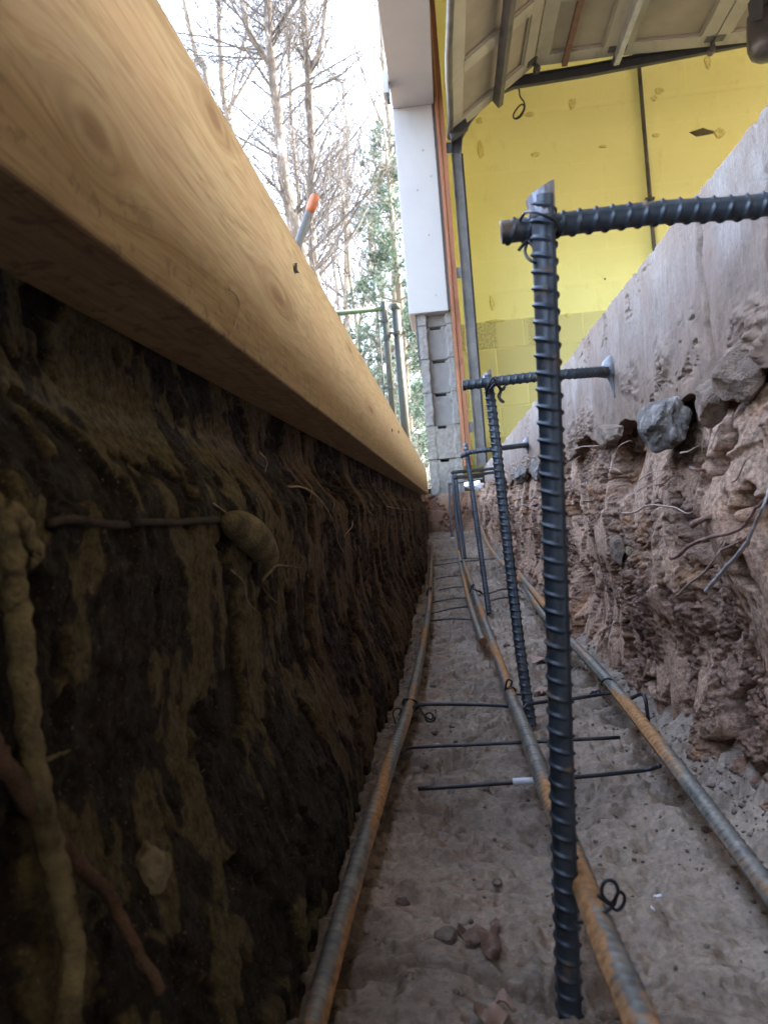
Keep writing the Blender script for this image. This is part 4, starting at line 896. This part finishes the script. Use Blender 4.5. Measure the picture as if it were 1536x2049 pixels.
# ------------------------------------------------------------------ trees
def grow(mbT, mbC, p, dv, L_, r, depth, rnd, maxd, spread=.6, upb=.25, minr=.006):
    n = max(3, int(5-depth*.5)); pts = [p]; d_ = dv.normalized(); rad = [r]
    for i in range(n):
        d_ = (d_+Vector((rnd.gauss(0, .13), rnd.gauss(0, .13), rnd.gauss(0, .09)+upb*.12))).normalized()
        p = p+d_*L_/n; pts.append(p); rad.append(max(minr*.6, r*(1-.62*(i+1)/n)))
    (mbT if depth == 0 else mbC).tube(pts, rad, 7 if r > .04 else (5 if r > .015 else 3), cap=False)
    if depth >= maxd: return
    kids = 6 if depth == 0 else (5 if depth < 3 else 4)
    for k_ in range(kids):
        i = rnd.randint(1, n); b = pts[i]; ang = rnd.uniform(0, 6.28); s = d_.orthogonal().normalized(); s = Matrix.Rotation(ang, 3, d_) @ s
        nd = (d_*rnd.uniform(.7, 1.1)+s*rnd.uniform(.45, .95)*spread/.6+Vector((0, 0, upb))).normalized()
        grow(mbT, mbC, b, nd, L_*rnd.uniform(.45, .72), max(minr, rad[i]*rnd.uniform(.4, .62)), depth+1, rnd, maxd, spread, upb, minr)
def tree(trunks, label, seed, m=M_bark, tw=M_twig, nb=16, blen=2.0, maxd=3, minr=.0046, group='bare trees beyond the fence'):
    """trunks: list of (pixel path, Y, r0, r1); extended down to the ground and above the frame"""
    rnd = random.Random(seed); base = None; mT = MB(); mC = MB()
    for ti, (pl, yd, r0, r1, nbr, down) in enumerate(trunks):
        pts = [P(q[0], q[1], y=yd) for q in pl]
        if down:
            d_ = (pts[0]-pts[1]); 
            if pts[0].z > .14: pts = [Vector((pts[0].x+d_.x/abs(d_.z)*(pts[0].z-.1)*.3, yd, .1))]+pts
        if base is None: base = pts[0].copy()
        pts = crom(pts, 5); n = len(pts)
        rad = [.85*(r0+(r1-r0)*i/(n-1)) for i in range(n)]
        mT.tube([q+Vector((rnd.gauss(0, .3), rnd.gauss(0, .3), 0))*r0*.25 for q in pts], [q*(1+rnd.uniform(-.07, .07)) for q in rad], 9, cap=False)
        for k_ in range(int(nbr*2.3)):
            i = rnd.randint(int(n*.12), n-1); t_ = (pts[min(i+1, n-1)]-pts[max(i-1, 0)]).normalized(); s = Matrix.Rotation(rnd.uniform(0, 6.28), 3, t_) @ t_.orthogonal().normalized()
            nd = (s+t_*rnd.uniform(.2, .9)+Vector((0, 0, .25))).normalized()
            grow(mC, mC, pts[i], nd, blen*rnd.uniform(.5, 1.2), rad[i]*rnd.uniform(.18, .34), 1, rnd, maxd, minr=minr)
    root = empty('bare_tree', base); tag(root, label, 'tree', group)
    mT.build('trunk', m, root, smooth=True); mC.build('crown', tw, root, smooth=False)
    return root
# far-right ends of pixel paths are the lowest points
tree([([(640, 620), (627, 520), (622, 420), (624, 300), (618, 180), (610, 60), (603, -60)], 13, .10, .07, 18, True), ([(622, 140), (640, 95), (650, 30), (655, -60)], 13, .05, .035, 5, False)], 'straight pale barked tree right of the forked tree', 3, blen=1.6)
tree([([(612, 560), (596, 480), (575, 400), (562, 300), (552, 200), (543, 120)], 12, .12, .085, 16, True), ([(543, 125), (538, 60), (532, -60)], 12, .085, .07, 7, False), ([(543, 128), (520, 100), (498, 60), (480, -20)], 12, .07, .055, 7, False)], 'large tree with rough white flecked bark forking into two stems', 5, blen=1.6)
tree([([(470, 320), (460, 260), (446, 180), (440, 90), (434, -40)], 15, .085, .05, 12, True), ([(452, 230), (475, 190), (505, 140), (528, 110)], 15, .04, .02, 5, False), ([(458, 235), (478, 120), (500, 40)], 15, .03, .02, 5, False)], 'slim yellowish tree nearest the form board top', 8, M_bark2, blen=2.0)
tree([([(615, 560), (598, 400), (585, 260), (577, 100), (572, -40)], 16, .06, .04, 14, True)], 'thin straight tree between the two big trunks', 11, M_bark2, blen=1.6)
tree([([(720, 700), (700, 560), (690, 430), (672, 300)], 17, .06, .03, 14, True)], 'thin leaning tree right of the pale barked one', 13, M_bark2, blen=2.2)
tree([([(792, 640), (788, 560), (784, 400), (778, 250), (765, 100), (755, -40)], 18, .10, .05, 22, True), ([(780, 280), (745, 200), (715, 110), (690, 20)], 18, .04, .02, 8, False)], 'wide branched tree just left of the white trim', 17, M_bark2, blen=2.6)
tree([([(712, 720), (735, 560), (748, 420), (752, 330)], 20, .06, .03, 16, True)], 'slender tree in front of the pine boughs', 19, M_bark2, blen=2.4)
tree([([(560, 480), (520, 380), (478, 290), (430, 230)], 18, .05, .03, 12, True)], 'tree leaning left behind the slim yellowish one', 23, M_bark2, blen=2.2)
tree([([(420, 200), (395, 120), (372, 20), (350, -60)], 14, .06, .04, 12, True)], 'tree leaning out over the form board corner', 29, M_bark2, blen=1.8)
# distant bare trees: three kinds copied
protos = []
for s_ in range(3):
    rnd = random.Random(40+s_); mT = MB(); mC = MB(); h = 15; pts = [Vector((0, 0, 0))]
    for k_ in range(8): pts.append(pts[-1]+Vector((rnd.gauss(0, .16), rnd.gauss(0, .16), h/8)))
    rad = [.16*(1-.85*i/8)+.01 for i in range(9)]; mT.tube(pts, rad, 7, cap=False)
    for k_ in range(30):
        i = rnd.randint(2, 8); s = Vector((rnd.gauss(0, 1), rnd.gauss(0, 1), 0)).normalized()
        grow(mC, mC, pts[i], (s+Vector((0, 0, .8))).normalized(), rnd.uniform(1.6, 3.2), rad[i]*.4+.008, 1, rnd, 3, minr=.010)
    protos.append((mT, mC))
spots = [(-5.6, 32), (-3.1, 30), (-4.6, 36), (-8.3, 31), (-1.9, 33), (-10, 37), (-6.6, 41), (-3.6, 44), (-11.5, 42), (-2.0, 46), (-8.8, 46), (-4.9, 27), (-7.2, 35), (-2.6, 38)]
dl = ['first', 'second', 'third', 'fourth', 'fifth', 'sixth', 'seventh', 'eighth', 'ninth', 'tenth', 'eleventh', 'twelfth', 'thirteenth', 'fourteenth', 'fifteenth', 'sixteenth', 'seventeenth', 'eighteenth']
meshes = {}
for i, (x_, y_) in enumerate(spots):
    k_ = i % 3; mT, mC = protos[k_]; root = empty('distant_tree', (x_, y_, .1))
    tag(root, 'slender bare tree standing in the far woods beyond the gate', 'tree', 'distant bare trees')
    if k_ not in meshes:
        a1 = mT.build('trunk', M_bark2); a2 = mC.build('crown', M_twig); a1.parent = root; a2.parent = root; meshes[k_] = (a1, a2)
    else:
        for q in meshes[k_]:
            c_ = q.copy(); COL.objects.link(c_); c_.parent = root
    root.rotation_euler = (0, 0, i*1.3); root.scale = (1, 1, 1+.15*math.sin(i))
# pines
def pine(x_, y_, h, r, seed, label, z0=.1, dens=1.0, low=.1):
    rnd = random.Random(seed); mT = MB(); mC = MB(); root = empty('pine_tree', (x_, y_, z0)); tag(root, label, 'tree')
    mT.tube([(x_, y_, z0), (x_+.05, y_, z0+h*.5), (x_, y_, z0+h)], [.11, .07, .015], 8, cap=False); tr_v = []; tr_f = []
    nw = int(h*2.6)
    for w in range(nw):
        t_ = low+(1-low)*w/nw; zc = z0+h*t_; rr_ = r*(1-t_)**.7*rnd.uniform(.7, 1.15)+.15
        for b in range(5):
            if rnd.random() > .8: continue
            a_ = rnd.uniform(0, 6.28); dv = Vector((math.cos(a_), math.sin(a_), rnd.uniform(.02, .35))); L_ = rr_*rnd.uniform(.6, 1.1); p0 = Vector((x_, y_, zc))
            mC.tube([p0, p0+dv*L_*.5, p0+dv*L_+Vector((0, 0, .08))], [.018, .011, .005], 4, cap=False)
            nt_ = int(60*L_*dens)+8
            for q in range(nt_):
                f = rnd.uniform(.3, 1.05); side = Vector((-dv.y, dv.x, 0))*rnd.gauss(0, .3)*L_*.7; c_ = p0+dv*L_*f+side+Vector((0, 0, rnd.gauss(0, .11)+.05))
                for nn in range(24):
                    nd = (dv*.7+Vector((rnd.gauss(0, .6), rnd.gauss(0, .6), rnd.gauss(0, .45)+.2))).normalized()*rnd.uniform(.08, .17); sd = nd.orthogonal().normalized()*.0045
                    k0 = len(tr_v); tr_v += [c_-sd, c_+sd, c_+nd]; tr_f.append((k0, k0+1, k0+2))
    t1 = mT.build('trunk', M_bark2, root, smooth=True); mC.build('branches', M_bark2, root)
    mN = MB(); mN.add(tr_v, tr_f); mN.build('crown', M_pine, root)
q = P(795, 600, y=16); pine(q.x, 16, 8.2, 1.5, 5, 'soft green pine rising behind the fence post beside the white trim')
q = P(860, 850, y=19); pine(q.x, 19, 5.5, 2.0, 6, 'bushy low pine partly hidden by the block pier')
q = P(735, 850, y=22); pine(q.x, 22, 4.5, 1.3, 7, 'small pine seen through the chain link gate', dens=.8)
# low twiggy scrub behind the fence
mb = MB(); rnd = random.Random(77)
for i in range(160):
    x_ = rnd.uniform(-4.5, -.2); y_ = rnd.uniform(10, 24); p = Vector((x_, y_, .12)); d_ = Vector((rnd.gauss(0, .3), rnd.gauss(0, .2), 1)).normalized(); L_ = rnd.uniform(.8, 2.6)
    grow(mb, mb, p, d_, L_, .012, 2, rnd, 3, minr=.005)
tag(mb.build('brush', M_twig), 'tangle of thin bare brush behind the fence', kind='stuff')
# leaf litter lip at the end of the board
mb = MB(); rnd = random.Random(9)
for i in range(260):
    x_ = rnd.uniform(-.7, -.16); y_ = rnd.uniform(3.9, 5.6); c_ = Vector((x_, y_, .145)); s_ = rnd.uniform(.015, .035)
    u = Vector((rnd.gauss(0, 1), rnd.gauss(0, 1), rnd.gauss(0, .6))).normalized()*s_; v = u.orthogonal().normalized()*s_*.6
    mb.add([c_-u, c_+v, c_+u+Vector((0, 0, s_*.4)), c_-v], [(0, 1, 2, 3)])
tag(mb.build('leaf_litter', M_leafp), 'dry tan leaves scattered on the ground behind the board end', kind='stuff')

# ------------------------------------------------------------------ light
SUN_EL, SUN_AZ = 38, 62        # azimuth measured from +Y towards +X
w = bpy.data.worlds.new('World'); sc.world = w; w.use_nodes = True; nt = w.node_tree
sky = nt.nodes.new('ShaderNodeTexSky'); sky.sky_type = 'NISHITA'; sky.sun_disc = False
sky.sun_elevation = R(SUN_EL); sky.sun_rotation = R(SUN_AZ); sky.air_density = 1.0; sky.dust_density = 2.5; sky.ozone_density = 1.0
hs = nt.nodes.new('ShaderNodeHueSaturation'); hs.inputs['Saturation'].default_value = .8
nt.links.new(sky.outputs[0], hs.inputs['Color']); nt.links.new(hs.outputs[0], nt.nodes['Background'].inputs[0]); nt.nodes['Background'].inputs[1].default_value = .15
ld = bpy.data.lights.new('sun', 'SUN'); ld.energy = 2.5; ld.angle = R(.5); ld.color = (1, .95, .87)
lo = bpy.data.objects.new('sun', ld); COL.objects.link(lo)
sd = Vector((math.sin(R(SUN_AZ))*math.cos(R(SUN_EL)), math.cos(R(SUN_AZ))*math.cos(R(SUN_EL)), math.sin(R(SUN_EL))))
lo.rotation_euler = sd.to_track_quat('Z', 'Y').to_euler()
sc.view_settings.view_transform = 'Standard'; sc.view_settings.look = 'None'; sc.view_settings.gamma = 1
sc.view_settings.exposure = 4.12
sc.render.engine = 'CYCLES'
sc.cycles.use_denoising = True
sc.cycles.max_bounces = 10; sc.cycles.diffuse_bounces = 6; sc.cycles.glossy_bounces = 4
sc.cycles.sample_clamp_indirect = 8
